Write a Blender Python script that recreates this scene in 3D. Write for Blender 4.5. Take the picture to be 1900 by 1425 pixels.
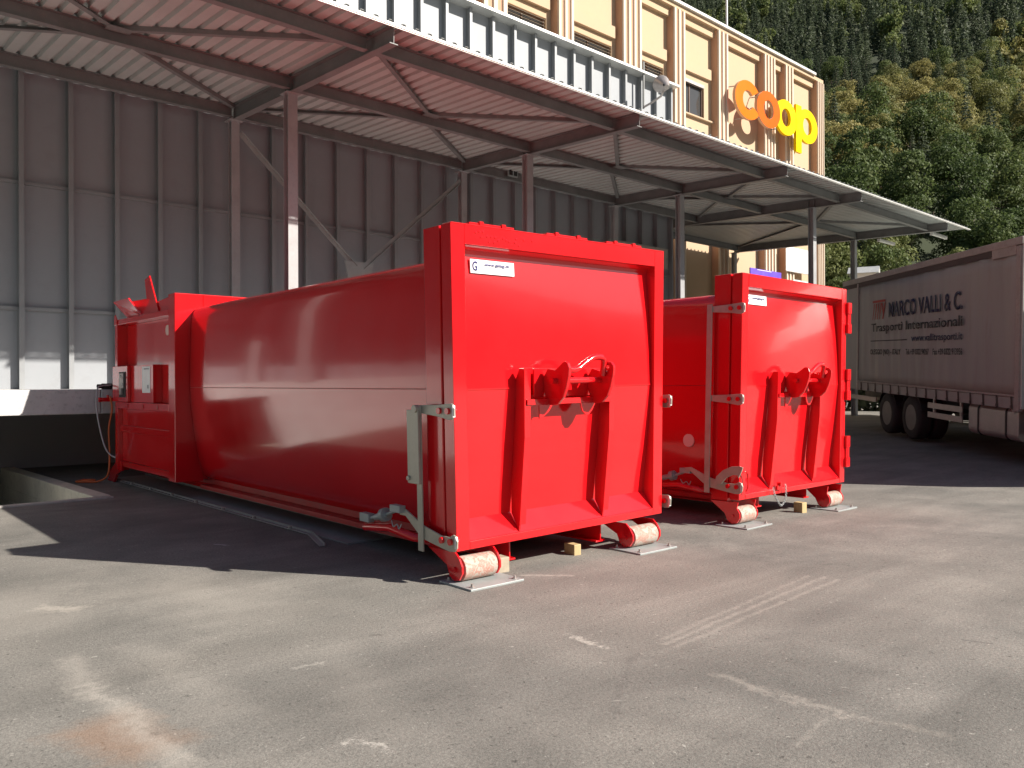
import bpy, bmesh, math, random
import numpy as np
from mathutils import Matrix, Vector
R = math.radians
sc = bpy.context.scene
COL = sc.collection
for o in list(bpy.data.objects): bpy.data.objects.remove(o)

# ---------------------------------------------------------------- camera, world, sun, exposure
cam_d = bpy.data.cameras.new('camera'); cam = bpy.data.objects.new('camera', cam_d); COL.objects.link(cam)
cam_d.sensor_width = 36; cam_d.lens = 36*1530/1900; cam_d.clip_start = .1; cam_d.clip_end = 4000
YAW = R(47); PITCH = math.atan(1.5/1530)
F = Vector((math.cos(YAW)*math.cos(PITCH), math.sin(YAW)*math.cos(PITCH), math.sin(PITCH)))
R0 = Vector((math.sin(YAW), -math.cos(YAW), 0)); U0 = R0.cross(F)
c_, s_ = math.cos(.004), math.sin(.004)
RR = c_*R0 - s_*U0; UU = s_*R0 + c_*U0
cam.matrix_world = Matrix(((RR.x, UU.x, -F.x, 0), (RR.y, UU.y, -F.y, 0), (RR.z, UU.z, -F.z, 1.45), (0, 0, 0, 1)))
sc.camera = cam
SUN_EL = 33.2
to_sun = Vector((.515*math.cos(R(SUN_EL)), -.857*math.cos(R(SUN_EL)), math.sin(R(SUN_EL)))).normalized()
w = bpy.data.worlds.new('World'); sc.world = w; w.use_nodes = True
nt = w.node_tree; nt.nodes.clear()
sky = nt.nodes.new('ShaderNodeTexSky'); sky.sky_type = 'NISHITA'; sky.sun_disc = False
sky.sun_elevation = R(SUN_EL); sky.sun_rotation = math.atan2(to_sun.x, to_sun.y)
sky.air_density = 1.0; sky.dust_density = 1.2
bg = nt.nodes.new('ShaderNodeBackground'); bg.inputs[1].default_value = .05
ow = nt.nodes.new('ShaderNodeOutputWorld')
nt.links.new(sky.outputs[0], bg.inputs[0]); nt.links.new(bg.outputs[0], ow.inputs[0])
sl = bpy.data.lights.new('sun', 'SUN'); sl.energy = 4.8; sl.angle = R(.53); sl.color = (1, .93, .83)
so = bpy.data.objects.new('sun', sl); COL.objects.link(so)
so.rotation_euler = to_sun.to_track_quat('Z', 'Y').to_euler(); so.location = (0, 0, 30)
sc.view_settings.view_transform = 'Standard'; sc.view_settings.look = 'None'
sc.view_settings.exposure = 1.0; sc.view_settings.gamma = 1
sc.cycles.max_bounces = 8; sc.cycles.diffuse_bounces = 4; sc.cycles.glossy_bounces = 3
sc.cycles.transmission_bounces = 2; sc.cycles.transparent_max_bounces = 4
sc.cycles.sample_clamp_indirect = 6

# ---------------------------------------------------------------- materials
def newmat(name):
    m = bpy.data.materials.new(name); m.use_nodes = True
    t = m.node_tree; b = t.nodes['Principled BSDF']
    return m, t, b
def N(t, typ, **k):
    n = t.nodes.new(typ)
    for a, v in k.items(): setattr(n, a, v)
    return n
def ramp(t, fac, stops):
    r = N(t, 'ShaderNodeValToRGB'); e = r.color_ramp.elements
    while len(e) < len(stops): e.new(.5)
    for i, (p, c) in enumerate(stops):
        e[i].position = p; e[i].color = (*c, 1) if len(c) == 3 else c
    if fac is not None: t.links.new(fac, r.inputs[0])
    return r.outputs[0]
def mixc(t, fac, a, b, mode='MIX'):
    m = N(t, 'ShaderNodeMix', data_type='RGBA', blend_type=mode)
    for s, v in ((0, fac), (6, a), (7, b)):
        if hasattr(v, 'is_linked') or isinstance(v, bpy.types.NodeSocket): t.links.new(v, m.inputs[s])
        elif isinstance(v, (int, float)): m.inputs[s].default_value = v
        else: m.inputs[s].default_value = (*v, 1)
    return m.outputs[2]
def math_(t, op, a, b=None, clamp=False):
    m = N(t, 'ShaderNodeMath', operation=op, use_clamp=clamp)
    for i, v in enumerate((a, b)):
        if v is None: continue
        if isinstance(v, (int, float)): m.inputs[i].default_value = v
        else: t.links.new(v, m.inputs[i])
    return m.outputs[0]
def noise(t, scale, detail=4, rough=.55, vec=None, dist=0):
    n = N(t, 'ShaderNodeTexNoise'); n.inputs['Scale'].default_value = scale
    n.inputs['Detail'].default_value = detail; n.inputs['Roughness'].default_value = rough
    n.inputs['Distortion'].default_value = dist
    if vec is not None: t.links.new(vec, n.inputs['Vector'])
    return n.outputs[0]
def objvec(t, scale=(1, 1, 1), kind='Object'):
    tc = N(t, 'ShaderNodeTexCoord'); mp = N(t, 'ShaderNodeMapping'); mp.inputs['Scale'].default_value = scale
    t.links.new(tc.outputs[kind], mp.inputs[0]); return mp.outputs[0]
def bump(t, b, h, strength=.2, dist=.01):
    n = N(t, 'ShaderNodeBump'); n.inputs['Strength'].default_value = strength; n.inputs['Distance'].default_value = dist
    t.links.new(h, n.inputs['Height']); t.links.new(n.outputs[0], b.inputs['Normal'])
def simple(name, col, rough=.5, metal=0, var=.12, scale=3, coat=0, dirt=None, streak=False, bumpy=0):
    """base colour gently varied by noise, optional dirt speckle"""
    m, t, b = newmat(name)
    v = objvec(t, (1, 1, .15) if streak else (1, 1, 1))
    n1 = noise(t, scale, 5, .6, v)
    lo = tuple(c*(1-var) for c in col); hi = tuple(min(1, c*(1+var)) for c in col)
    c = ramp(t, n1, [(.3, lo), (.7, hi)])
    if dirt:
        n2 = noise(t, scale*6, 6, .7, v)
        f = ramp(t, n2, [(.52, (0, 0, 0)), (.72, (1, 1, 1))])
        c = mixc(t, math_(t, 'MULTIPLY', f, dirt[1]), c, dirt[0])
    t.links.new(c, b.inputs['Base Color'])
    r = ramp(t, n1, [(.3, (rough*.85,)*3), (.7, (min(1, rough*1.15),)*3)])
    t.links.new(r, b.inputs['Roughness'])
    b.inputs['Metallic'].default_value = metal
    if coat: b.inputs['Coat Weight'].default_value = coat; b.inputs['Coat Roughness'].default_value = .08
    if bumpy: bump(t, b, noise(t, scale*12, 4, .6, v), bumpy, .01)
    return m

def red_paint():
    m, t, b = newmat('red_paint')
    v = objvec(t)
    n1 = noise(t, .9, 3, .5, v)
    c = ramp(t, n1, [(.3, (.62, .005, .009)), (.7, (.68, .008, .013))])
    
    t.links.new(c, b.inputs['Base Color'])
    r = ramp(t, noise(t, 2.5, 6, .6, v), [(.3, (.12,)*3), (.75, (.19,)*3)])
    t.links.new(r, b.inputs['Roughness'])
    b.inputs['IOR'].default_value = 1.5
    b.inputs['Coat Weight'].default_value = .6; b.inputs['Coat Roughness'].default_value = .06
    h = math_(t, 'ADD', math_(t, 'MULTIPLY', noise(t, .7, 2, .5, v), 1.0), math_(t, 'MULTIPLY', noise(t, 2.3, 2, .5, v), .12))
    bump(t, b, h, .22, .02)
    return m
M = {}
M['red'] = red_paint()
M['red_dark'] = simple('red_underframe', (.42, .006, .008), .45, var=.2, scale=4, dirt=((.2, .1, .08), .3))
M['zinc'] = simple('zinc_grey_lever', (.40, .39, .33), .45, .35, .12, 8, dirt=((.25, .2, .15), .25))
M['galv'] = simple('galvanised_plate', (.33, .36, .36), .5, .3, .1, 5, dirt=((.3, .28, .25), .3), bumpy=.1)
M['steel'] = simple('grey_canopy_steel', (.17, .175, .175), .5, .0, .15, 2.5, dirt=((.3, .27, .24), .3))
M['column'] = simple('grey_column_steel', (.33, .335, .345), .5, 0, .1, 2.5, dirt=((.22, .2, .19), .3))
M['deck'] = simple('light_deck_sheet', (.42, .44, .43), .5, .0, .07, 1.2, dirt=((.35, .3, .27), .25), streak=False)
M['rail'] = simple('weathered_rail_steel', (.27, .27, .27), .6, .1, .15, 4, dirt=((.15, .14, .13), .4))
M['gutter'] = simple('gutter_zinc', (.6, .6, .58), .4, .4, .08, 3, dirt=((.3, .3, .3), .2))
M['panel'] = simple('wall_sheet', (.27, .287, .31), .55, .0, .05, .5, dirt=((.20, .20, .205), .25))
M['stud'] = simple('wall_stud', (.25, .262, .275), .5, .1, .08, 2)
M['concrete'] = simple('concrete', (.42, .40, .36), .9, 0, .16, 1.5, dirt=((.2, .19, .17), .5), bumpy=.5)
M['pale_concrete'] = simple('pale_concrete', (.58, .56, .48), .9, 0, .14, 1.5, dirt=((.3, .28, .24), .5), bumpy=.4)
M['dock'] = simple('dock_concrete', (.55, .55, .55), .85, 0, .12, 2.5, dirt=((.25, .25, .26), .6), bumpy=.3)
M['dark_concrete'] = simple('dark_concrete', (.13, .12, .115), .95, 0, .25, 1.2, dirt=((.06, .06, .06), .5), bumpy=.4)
M['plaster'] = simple('cream_plaster', (.47, .345, .228), .9, 0, .06, .8, dirt=((.46, .34, .21), .35), bumpy=.15)
M['plaster_pink'] = simple('salmon_plaster', (.48, .29, .19), .9, 0, .07, .8, bumpy=.15)
M['ridge'] = simple('pale_ridge_plaster', (.60, .51, .41), .85, 0, .05, 1.5)
M['white'] = simple('white_paint', (.8, .8, .78), .5, 0, .04, 2)
M['sticker'] = simple('sticker_white', (.82, .82, .84), .4, 0, .03, 6)
M['blue_ink'] = simple('blue_ink', (.03, .035, .16), .5, 0, .1, 5)
M['grey_ink'] = simple('grey_ink', (.28, .30, .33), .5, 0, .1, 5)
M['red_ink'] = simple('red_ink', (.33, .05, .04), .6, 0, .2, 5)
M['navy_ink'] = simple('navy_ink', (.018, .018, .055), .6, 0, .25, 5)
M['black_ink'] = simple('black_ink', (.025, .022, .024), .6, 0, .25, 5)
M['purple'] = simple('purple_stripe', (.12, .06, .5), .5, 0, .1, 3)
M['tarp'] = simple('dusty_tarpaulin', (.32, .315, .29), .6, 0, .1, .8, dirt=((.25, .2, .17), .4), streak=True)
M['tarp_dark'] = simple('dark_tarp_strip', (.07, .05, .045), .7, 0, .3, 3)
M['tarp_rail'] = simple('roof_rail', (.33, .30, .27), .6, 0, .15, 4, dirt=((.2, .15, .12), .5))
M['body_grey'] = simple('bulkhead_paint', (.55, .6, .56), .5, 0, .1, 2)
M['black'] = simple('black_rubber', (.02, .02, .02), .8, 0, .3, 6, dirt=((.08, .07, .06), .4))
M['chassis'] = simple('chassis_black', (.025, .025, .027), .6, .2, .2, 5)
M['alu'] = simple('brushed_aluminium', (.42, .38, .36), .42, .6, .1, 4, dirt=((.2, .17, .15), .3))
M['rim'] = simple('wheel_rim', (.17, .165, .16), .5, .4, .2, 9, dirt=((.12, .1, .09), .5))
M['wood'] = simple('pine_block', (.46, .34, .17), .7, 0, .2, 12, streak=True)
M['wood_old'] = simple('weathered_block', (.36, .31, .23), .8, 0, .2, 12)
M['cable'] = simple('grey_cable', (.45, .45, .47), .5, 0, .05, 5)
M['hose'] = simple('orange_hose', (.65, .14, .04), .5, 0, .1, 5)
M['lamp_glass'] = simple('lamp_cover', (.75, .75, .72), .3, 0, .05, 5)
M['orange_sign'] = simple('orange_letter', (.80, .15, .004), .4, 0, .03, 1)
M['orange_sign2'] = simple('deep_orange_letter', (.78, .105, .006), .4, 0, .03, 1)
M['yellow_sign'] = simple('yellow_letter', (.85, .55, .002), .4, 0, .02, 1)
for k_ in ('orange_sign', 'orange_sign2', 'yellow_sign'): M[k_].node_tree.nodes['Principled BSDF'].inputs['Specular IOR Level'].default_value = .12
M['letter_side'] = simple('letter_side', (.6, .35, .2), .5, 0, .05, 2)
M['tile'] = simple('roof_tiles', (.35, .16, .1), .9, 0, .3, 8)
M['brown'] = simple('window_frame_brown', (.10, .055, .035), .5, 0, .15, 5)
m, t, b = newmat('window_glass'); b.inputs['Base Color'].default_value = (.05, .05, .05, 1); b.inputs['Roughness'].default_value = .05; M['glass'] = m
m, t, b = newmat('opal_disc'); b.inputs['Base Color'].default_value = (.75, .55, .5, 1); b.inputs['Roughness'].default_value = .4; M['disc'] = m

def roller_mat():
    m, t, b = newmat('worn_roller')
    v = objvec(t)
    n = noise(t, 17, 7, .72, v, .8)
    c = ramp(t, n, [(.34, (.30, .28, .23)), (.47, (.42, .37, .32)), (.53, (.40, .16, .12)), (.6, (.36, .30, .25)), (.7, (.2, .17, .14))])
    t.links.new(c, b.inputs['Base Color']); b.inputs['Roughness'].default_value = .7
    bump(t, b, noise(t, 40, 5, .6, v), .3, .004)
    return m
M['roller'] = roller_mat()

def asphalt():
    m, t, b = newmat('asphalt')
    v = objvec(t)
    big = noise(t, .22, 5, .6, v, .3); mid = noise(t, 1.1, 6, .62, v, .4); fine = noise(t, 55, 3, .75, v); grit = noise(t, 140, 2, .8, v)
    c = ramp(t, mid, [(.28, (.122, .119, .109)), (.5, (.168, .161, .147)), (.72, (.23, .218, .197))])
    c = mixc(t, ramp(t, big, [(.42, (0, 0, 0)), (.62, (.65, .65, .65))]), c, (.235, .217, .193))
    spk = ramp(t, fine, [(.30, (.68,)*3), (.5, (1,)*3), (.70, (1.26,)*3)])
    c = mixc(t, 1.0, c, spk, 'MULTIPLY')
    spk2 = ramp(t, grit, [(.33, (.78,)*3), (.5, (1,)*3), (.66, (1.18,)*3)])
    c = mixc(t, 1.0, c, spk2, 'MULTIPLY')
    dk_ = ramp(t, noise(t, 26, 2, .55, v), [(.66, (1,)*3), (.71, (.55,)*3)])
    c = mixc(t, 1.0, c, dk_, 'MULTIPLY')
    lt_ = ramp(t, noise(t, 33, 2, .55, v, .6), [(.69, (0,)*3), (.73, (.55,)*3)])
    c = mixc(t, lt_, c, (.45, .43, .39))
    strk = ramp(t, noise(t, .8, 6, .68, objvec(t, (.35, 2.6, 1)), .8), [(.35, (.88,)*3), (.65, (1.1,)*3)])
    c = mixc(t, 1.0, c, strk, 'MULTIPLY')
    sep = N(t, 'ShaderNodeSeparateXYZ'); t.links.new(v, sep.inputs[0])
    X, Y = sep.outputs[0], sep.outputs[1]
    wob = math_(t, 'SUBTRACT', noise(t, 3.0, 4, .6, v), .5)
    edge = noise(t, 18, 5, .75, v)
    def seg(p0, p1, wd, soft, col, amt, wobble=.12, breakup=.0):
        nonlocal c
        L = math.hypot(p1[0]-p0[0], p1[1]-p0[1]); dx, dy = (p1[0]-p0[0])/L, (p1[1]-p0[1])/L
        ax = math_(t, 'SUBTRACT', X, p0[0]); ay = math_(t, 'SUBTRACT', Y, p0[1])
        al = math_(t, 'ADD', math_(t, 'MULTIPLY', ax, dx), math_(t, 'MULTIPLY', ay, dy))
        pe = math_(t, 'ADD', math_(t, 'MULTIPLY', ax, -dy), math_(t, 'MULTIPLY', ay, dx))
        pe = math_(t, 'ADD', pe, math_(t, 'MULTIPLY', wob, wobble))
        d1 = math_(t, 'SUBTRACT', math_(t, 'ABSOLUTE', pe), wd)
        d2 = math_(t, 'SUBTRACT', math_(t, 'ABSOLUTE', math_(t, 'SUBTRACT', al, L/2)), L/2)
        d = math_(t, 'MAXIMUM', d1, d2)
        if breakup: d = math_(t, 'ADD', d, math_(t, 'MULTIPLY', math_(t, 'SUBTRACT', edge, .45), breakup))
        f = math_(t, 'MULTIPLY', math_(t, 'SUBTRACT', 1.0, math_(t, 'DIVIDE', d, soft), clamp=True), amt, clamp=True)
        c = mixc(t, f, c, col)
    for p0_, p1_, wd_, so_, co_, am_, wo_, br_ in MARKS: seg(p0_, p1_, wd_*.55, so_*1.8, co_, am_*.55, wo_*1.5, br_*2.6)
    t.links.new(c, b.inputs['Base Color']); b.inputs['Roughness'].default_value = .88
    b.inputs['Specular IOR Level'].default_value = .35
    h = math_(t, 'ADD', math_(t, 'MULTIPLY', noise(t, 90, 3, .7, v), 1.0), math_(t, 'MULTIPLY', fine, .6))
    bump(t, b, h, .55, .006)
    return m

# pixel of the photograph -> ground point, used once to read off where the stains lie
def G(u, v, z=0.0):
    d = F + RR*((u-950)/1530) - UU*((v-712.5)/1530); k = (z-1.45)/d.z
    return (d.x*k, d.y*k)
PALE = (.42, .385, .34); DARK = (.10, .094, .088)
MARKS = [
 (G(180, 1350), G(280, 1385), .14, .09, (.29, .17, .105), .9, .2, .08),
 (G(692, 1178), G(707, 1178), .012, .012, (.05, .045, .04), .9, .05, .03),
 (G(652, 1372), G(722, 1392), .02, .015, (.62, .58, .53), .8, .2, .12),
 (G(120, 1225), G(330, 1420), .03, .06, PALE, .65, .2, .08),
 (G(165, 1270), G(345, 1410), .01, .03, PALE, .6, .15, .08),
 (G(260, 1200), G(420, 1320), .04, .09, PALE, .35, .3, .12),
 (G(1055, 1180), G(1120, 1200), .015, .02, (.6, .56, .5), .8, .15, .12),
 (G(1330, 1253), G(1560, 1325), .015, .03, (.45, .41, .36), .7, .1, .10),
 (G(1560, 1325), G(1760, 1365), .01, .03, (.42, .38, .33), .45, .1, .10),
 (G(1235, 1195), G(1530, 1070), .012, .015, PALE, .6, .03, .05),
 (G(1255, 1200), G(1555, 1075), .012, .015, PALE, .55, .03, .05),
 (G(1225, 1188), G(1500, 1068), .008, .015, PALE, .5, .03, .05),
 (G(1430, 1185), G(1740, 1055), .05, .08, DARK, .4, .1, .1),
 (G(1175, 1215), G(1135, 1325), .008, .02, DARK, .5, .05, .05),
 (G(1190, 1218), G(1330, 1235), .012, .04, DARK, .45, .1, .1),
 (G(1135, 1325), G(1600, 1400), .03, .08, DARK, .4, .2, .15),
 (G(970, 1068), G(1060, 1068), .01, .02, (.5, .47, .42), .7, .06, .05),
 (G(80, 1128), G(140, 1130), .03, .05, (.55, .5, .43), .7, .15, .1),
 (G(395, 1010), G(425, 1012), .012, .012, (.6, .6, .58), .8, .03, .05),
 (G(545, 1240), G(600, 1230), .01, .015, (.5, .47, .42), .6, .05, .08),
 (G(1785, 1187), G(1840, 1194), .006, .006, (.04, .04, .04), .9, .02, .0),
 (G(0, 1110), G(60, 1150), .25, .3, PALE, .5, .5, .3),
 (G(310, 1090), G(460, 1130), .2, .3, PALE, .5, .5, .3),
 (G(610, 1210), G(740, 1360), .05, .12, PALE, .25, .2, .15),
 (G(1475, 1382), G(1540, 1330), .005, .012, PALE, .5, .03, .05),
 (G(470, 1300), G(900, 1330), .2, .35, DARK, .25, .5, .3),
 (G(1300, 1260), G(1700, 1370), .12, .3, DARK, .3, .5, .3),
]
M['asphalt'] = asphalt()

# ---------------------------------------------------------------- mesh helpers
class MB:
    def __init__(s, warp=None): s.v = []; s.f = []; s.m = []; s.sm = []; s.warp = warp
    def add(s, vs, fs, mi=0, smooth=False):
        n = len(s.v); s.v += [tuple(p) for p in vs]; s.f += [tuple(i+n for i in f) for f in fs]
        s.m += [mi]*len(fs); s.sm += [smooth]*len(fs); return s
    def box(s, a, b, mi=0):
        x0, y0, z0 = (min(p, q) for p, q in zip(a, b)); x1, y1, z1 = (max(p, q) for p, q in zip(a, b))
        return s.add([(x0,y0,z0),(x1,y0,z0),(x1,y1,z0),(x0,y1,z0),(x0,y0,z1),(x1,y0,z1),(x1,y1,z1),(x0,y1,z1)],
                     [(0,3,2,1),(4,5,6,7),(0,1,5,4),(1,2,6,5),(2,3,7,6),(3,0,4,7)], mi)
    def bar(s, p0, p1, w, h, up=(0, 0, 1), off=(0, 0), mi=0):
        """box along p0-p1; w across, h along up; off shifts the section (across, up)"""
        p0, p1 = Vector(p0), Vector(p1); d = (p1-p0).normalized(); up = Vector(up)
        sd = d.cross(up).normalized(); up = sd.cross(d).normalized(); vs = []
        for p in (p0, p1):
            for i, j in ((-1, -1), (1, -1), (1, 1), (-1, 1)):
                vs.append(p + sd*(off[0]+i*w/2) + up*(off[1]+j*h/2))
        return s.add(vs, [(0,1,2,3),(7,6,5,4),(0,4,5,1),(1,5,6,2),(2,6,7,3),(3,7,4,0)], mi)
    def ibeam(s, p0, p1, w, h, tw=.012, tf=.016, up=(0, 0, 1), mi=0):
        s.bar(p0, p1, tw, h-2*tf, up, mi=mi); s.bar(p0, p1, w, tf, up, (0, h/2-tf/2), mi); s.bar(p0, p1, w, tf, up, (0, -h/2+tf/2), mi); return s
    def cyl(s, p0, p1, r, n=16, r2=None, mi=0, cap=True):
        p0, p1 = Vector(p0), Vector(p1); d = (p1-p0).normalized(); a = d.orthogonal().normalized(); b = d.cross(a); r2 = r if r2 is None else r2
        vs = []
        for p, q in ((p0, r), (p1, r2)):
            for k in range(n):
                t_ = 2*math.pi*k/n; vs.append(p + (a*math.cos(t_)+b*math.sin(t_))*q)
        s.add(vs, [(k, (k+1) % n, n+(k+1) % n, n+k) for k in range(n)], mi, True)
        if cap: s.add(vs, [tuple(range(n-1, -1, -1)), tuple(range(n, 2*n))], mi)
        return s
    def tube(s, pts, r, n=8, mi=0):
        pts = [Vector(p) for p in pts]; vs = []; a = None
        for i, p in enumerate(pts):
            d = (pts[min(i+1, len(pts)-1)]-pts[max(i-1, 0)]).normalized()
            a = d.orthogonal().normalized() if a is None else (a-d*a.dot(d)).normalized()
            b = d.cross(a)
            for k in range(n):
                t_ = 2*math.pi*k/n; vs.append(p+(a*math.cos(t_)+b*math.sin(t_))*r)
        fs = [(i*n+k, i*n+(k+1) % n, (i+1)*n+(k+1) % n, (i+1)*n+k) for i in range(len(pts)-1) for k in range(n)]
        s.add(vs, fs, mi, True)
        e = (len(pts)-1)*n
        return s.add(vs, [tuple(range(n-1, -1, -1)), tuple(range(e, e+n))], mi)
    def prism(s, poly, axis, a, b, mi=0):
        """poly: 2D outline in the two other axes (order x,y,z); extruded from a to b along axis"""
        n = len(poly); vs = []
        for q in (a, b):
            for p in poly:
                vs.append({'x': (q, p[0], p[1]), 'y': (p[0], q, p[1]), 'z': (p[0], p[1], q)}[axis])
        fs = [tuple(range(n-1, -1, -1)), tuple(range(n, 2*n))] + [(k, (k+1) % n, n+(k+1) % n, n+k) for k in range(n)]
        return s.add(vs, fs, mi)
    def build(s, name, mats, parent=None, bevel=0, loc=None):
        me = bpy.data.meshes.new(name)
        vs = [s.warp(p) for p in s.v] if s.warp else s.v
        me.from_pydata([tuple(p) for p in vs], [], s.f); 
        for mt in (mats if isinstance(mats, (list, tuple)) else [mats]): me.materials.append(M[mt] if isinstance(mt, str) else mt)
        me.polygons.foreach_set('material_index', s.m); me.polygons.foreach_set('use_smooth', s.sm)
        me.update()
        bm = bmesh.new(); bm.from_mesh(me); bmesh.ops.recalc_face_normals(bm, faces=bm.faces); bm.to_mesh(me); bm.free()
        o = bpy.data.objects.new(name, me); COL.objects.link(o)
        if parent: o.parent = parent
        if loc: o.location = loc
        if bevel:
            b = o.modifiers.new('bevel', 'BEVEL'); b.width = bevel; b.segments = 2; b.limit_method = 'ANGLE'; b.angle_limit = R(40)
        return o
def bezier(pts, n=8):
    """Catmull-Rom through pts"""
    P = [Vector(p) for p in pts]; P = [2*P[0]-P[1]] + P + [2*P[-1]-P[-2]]; out = []
    for i in range(1, len(P)-2):
        for k in range(n):
            t_ = k/n; a, b, c, d = P[i-1:i+3]
            out.append(.5*((2*b)+(c-a)*t_+(2*a-5*b+4*c-d)*t_*t_+(3*b-a-3*c+d)*t_**3))
    return out+[P[-2]]
def tag(o, label, cat, group=None, kind=None):
    if label: o['label'] = label
    if cat: o['category'] = cat
    if group: o['group'] = group
    if kind: o['kind'] = kind
    return o
def empty(name, loc=(0, 0, 0), rz=0, mat=None):
    o = bpy.data.objects.new(name, None); COL.objects.link(o); o.empty_display_size = .2
    if mat is not None: o.matrix_world = mat
    else: o.location = loc; o.rotation_euler = (0, 0, rz)
    return o
def struct(o): o['kind'] = 'structure'; return o
def text(name, s, size, mat, parent, width=None, bold=0.0, extrude=.001, loc=(0, 0, 0), space=1, lean=0, warp=None):
    """flat lettering standing in the local x-z plane, facing -y, its lower left corner at loc"""
    cu = bpy.data.curves.new(name, 'FONT'); cu.body = s; cu.size = 1; cu.offset = bold; cu.space_character = space
    cu.shear = lean; cu.resolution_u = 4
    tmp = bpy.data.objects.new(name+'_tmp', cu); COL.objects.link(tmp)
    dg = bpy.context.evaluated_depsgraph_get(); me = bpy.data.meshes.new_from_object(tmp.evaluated_get(dg))
    bpy.data.objects.remove(tmp); bpy.data.curves.remove(cu)
    n = len(me.vertices); co = np.empty(n*3); me.vertices.foreach_get('co', co); co = co.reshape(-1, 3)
    x0, x1 = co[:, 0].min(), co[:, 0].max(); y0, y1 = co[:, 1].min(), co[:, 1].max()
    sy = size; sx = width/(x1-x0) if width else sy
    out = np.empty_like(co); out[:, 0] = (co[:, 0]-x0)*sx; out[:, 1] = 0; out[:, 2] = co[:, 1]*sy
    out += np.array(loc)
    if warp is not None: out = np.array([warp(p) for p in out])
    me.vertices.foreach_set('co', out.ravel()); me.materials.clear(); me.materials.append(M[mat]); me.update(); me.name = name
    o = bpy.data.objects.new(name, me); COL.objects.link(o)
    if parent: o.parent = parent
    sd = o.modifiers.new('thick', 'SOLIDIFY'); sd.thickness = extrude*2; sd.offset = 0
    return o

# ---------------------------------------------------------------- ground
def gh(x, y):
    def sst(a, b, v): v = max(0, min(1, (v-a)/(b-a))); return v*v*(3-2*v)
    h = -.06*sst(6.1, 7.4, x) - .03*sst(8.4, 10, x)
    h += .09*sst(12, 16, x) + .038*max(0, min(x-16.3, 7))*sst(-4, 2, y)
    return h
xs = [-2500, -400, -60, -8, 0, 3.3, 4.5, 6.1, 6.5, 6.8, 7.1, 7.4, 8.0, 8.4, 9, 9.6, 10, 11, 12, 13, 14, 15, 16, 16.3, 18, 20, 22, 23.3, 28, 45, 120, 2500]
ys = [-2500, -400, -60, -10, -4, -2, 0, 2, 5, 8, 11.36, 14, 17.4, 20, 24, 40, 2500]
g = MB(); nx = len(xs)
for y in ys:
    for x in xs: g.v.append((x, y, gh(x, y)))
for j in range(len(ys)-1):
    for i in range(nx-1):
        if -8 <= xs[i] < 3.3 and 11.36 <= ys[j] < 17.4: continue
        g.f.append((j*nx+i, j*nx+i+1, (j+1)*nx+i+1, (j+1)*nx+i)); g.m.append(0); g.sm.append(True)
struct(g.build('ground', 'asphalt'))

# sunken pit at the left, its concrete lining one thing
pit = empty('sunken_pit', (3.3, 11.4, 0))
tag(pit, 'concrete lined sunken pit in the asphalt at the left edge, beside the dock', 'pit')
def pm(): return MB(lambda p: (p[0]-3.3, p[1]-11.4, p[2]))
pm().box((3.3, 11.5, -1.6), (3.52, 17.39, .03)).build('side_wall', 'pale_concrete', pit, .012)
pm().box((-8, 11.36, -1.6), (3.52, 11.5, .022)).build('near_wall', 'concrete', pit, .01)
pm().box((-8, 11.5, -.8), (3.3, 17.39, -.66)).build('pit_floor', 'pale_concrete', pit)
lm = pm()
for z in (-.28, -.5): lm.box((3.286, 11.5, z-.012), (3.2985, 17.38, z+.012))
lm.build('formwork_ledge', 'pale_concrete', pit)

# ---------------------------------------------------------------- loading dock
dock = empty('loading_dock', (4, 13.5, 0))
tag(dock, 'white concrete loading dock slab cantilevered over a dark recess below the grey wall', 'dock')
def dk(): return MB(lambda p: (p[0]-4, p[1]-13.5, p[2]))
m_ = dk()
x = -14.0
while x < 22:
    m_.box((x+.004, 13.5, 1.035), (min(x+3.6, 22)-.004, 16.695, 1.405)); x += 3.6
m_.build('slab', 'dock', dock, .012)
dk().box((-14, 13.47, -.8), (1.9, 13.8, 1.03)).build('front_wall', 'dock', dock)
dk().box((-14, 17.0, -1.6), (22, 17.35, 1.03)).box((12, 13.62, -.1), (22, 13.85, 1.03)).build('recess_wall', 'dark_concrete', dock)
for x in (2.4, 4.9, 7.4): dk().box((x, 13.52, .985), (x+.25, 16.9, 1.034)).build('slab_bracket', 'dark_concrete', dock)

# ---------------------------------------------------------------- grey clad wall
wall = empty('clad_wall', (3.6, 16.7, 1.4))
tag(wall, 'tall grey sheet metal wall with upright studs, sunlit white above the canopy roof', 'wall')
wf = lambda p: (p[0]-3.6, p[1]-16.7, p[2]-1.4)
K0, K1 = -22, 24
m_ = MB(wf).box((3.6+.8*K0, 16.7, -.05), (22.8, 17.0, 11.38)); m_.build('sheet_panel', 'panel', wall)
m_ = MB(wf)
for z in (2.84, 5.08): m_.box((3.6+.8*K0, 16.64, z-.03), (22.8, 16.698, z+.03))
m_.build('cross_rail', 'stud', wall)
MB(wf).box((3.6+.8*K0-.1, 16.32, 11.38), (22.95, 17.1, 11.46)).build('wall_cap', 'gutter', wall, .006)
p0 = None
for k in range(K0, K1+1):
    x = 3.6+.8*k
    if p0 is None:
        p0 = MB().box((-.006, -.158, .006), (.006, -.014, 9.975)).box((-.042, -.172, .006), (.042, -.1585, 9.975)).box((-.042, -.0135, .006), (.042, -.001, 9.975)).build('stud', 'stud', wall); p0.location = (x-3.6, 0, 0)
    else:
        o = p0.copy(); COL.objects.link(o); o.location = (x-3.6, 0, 0)
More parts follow.
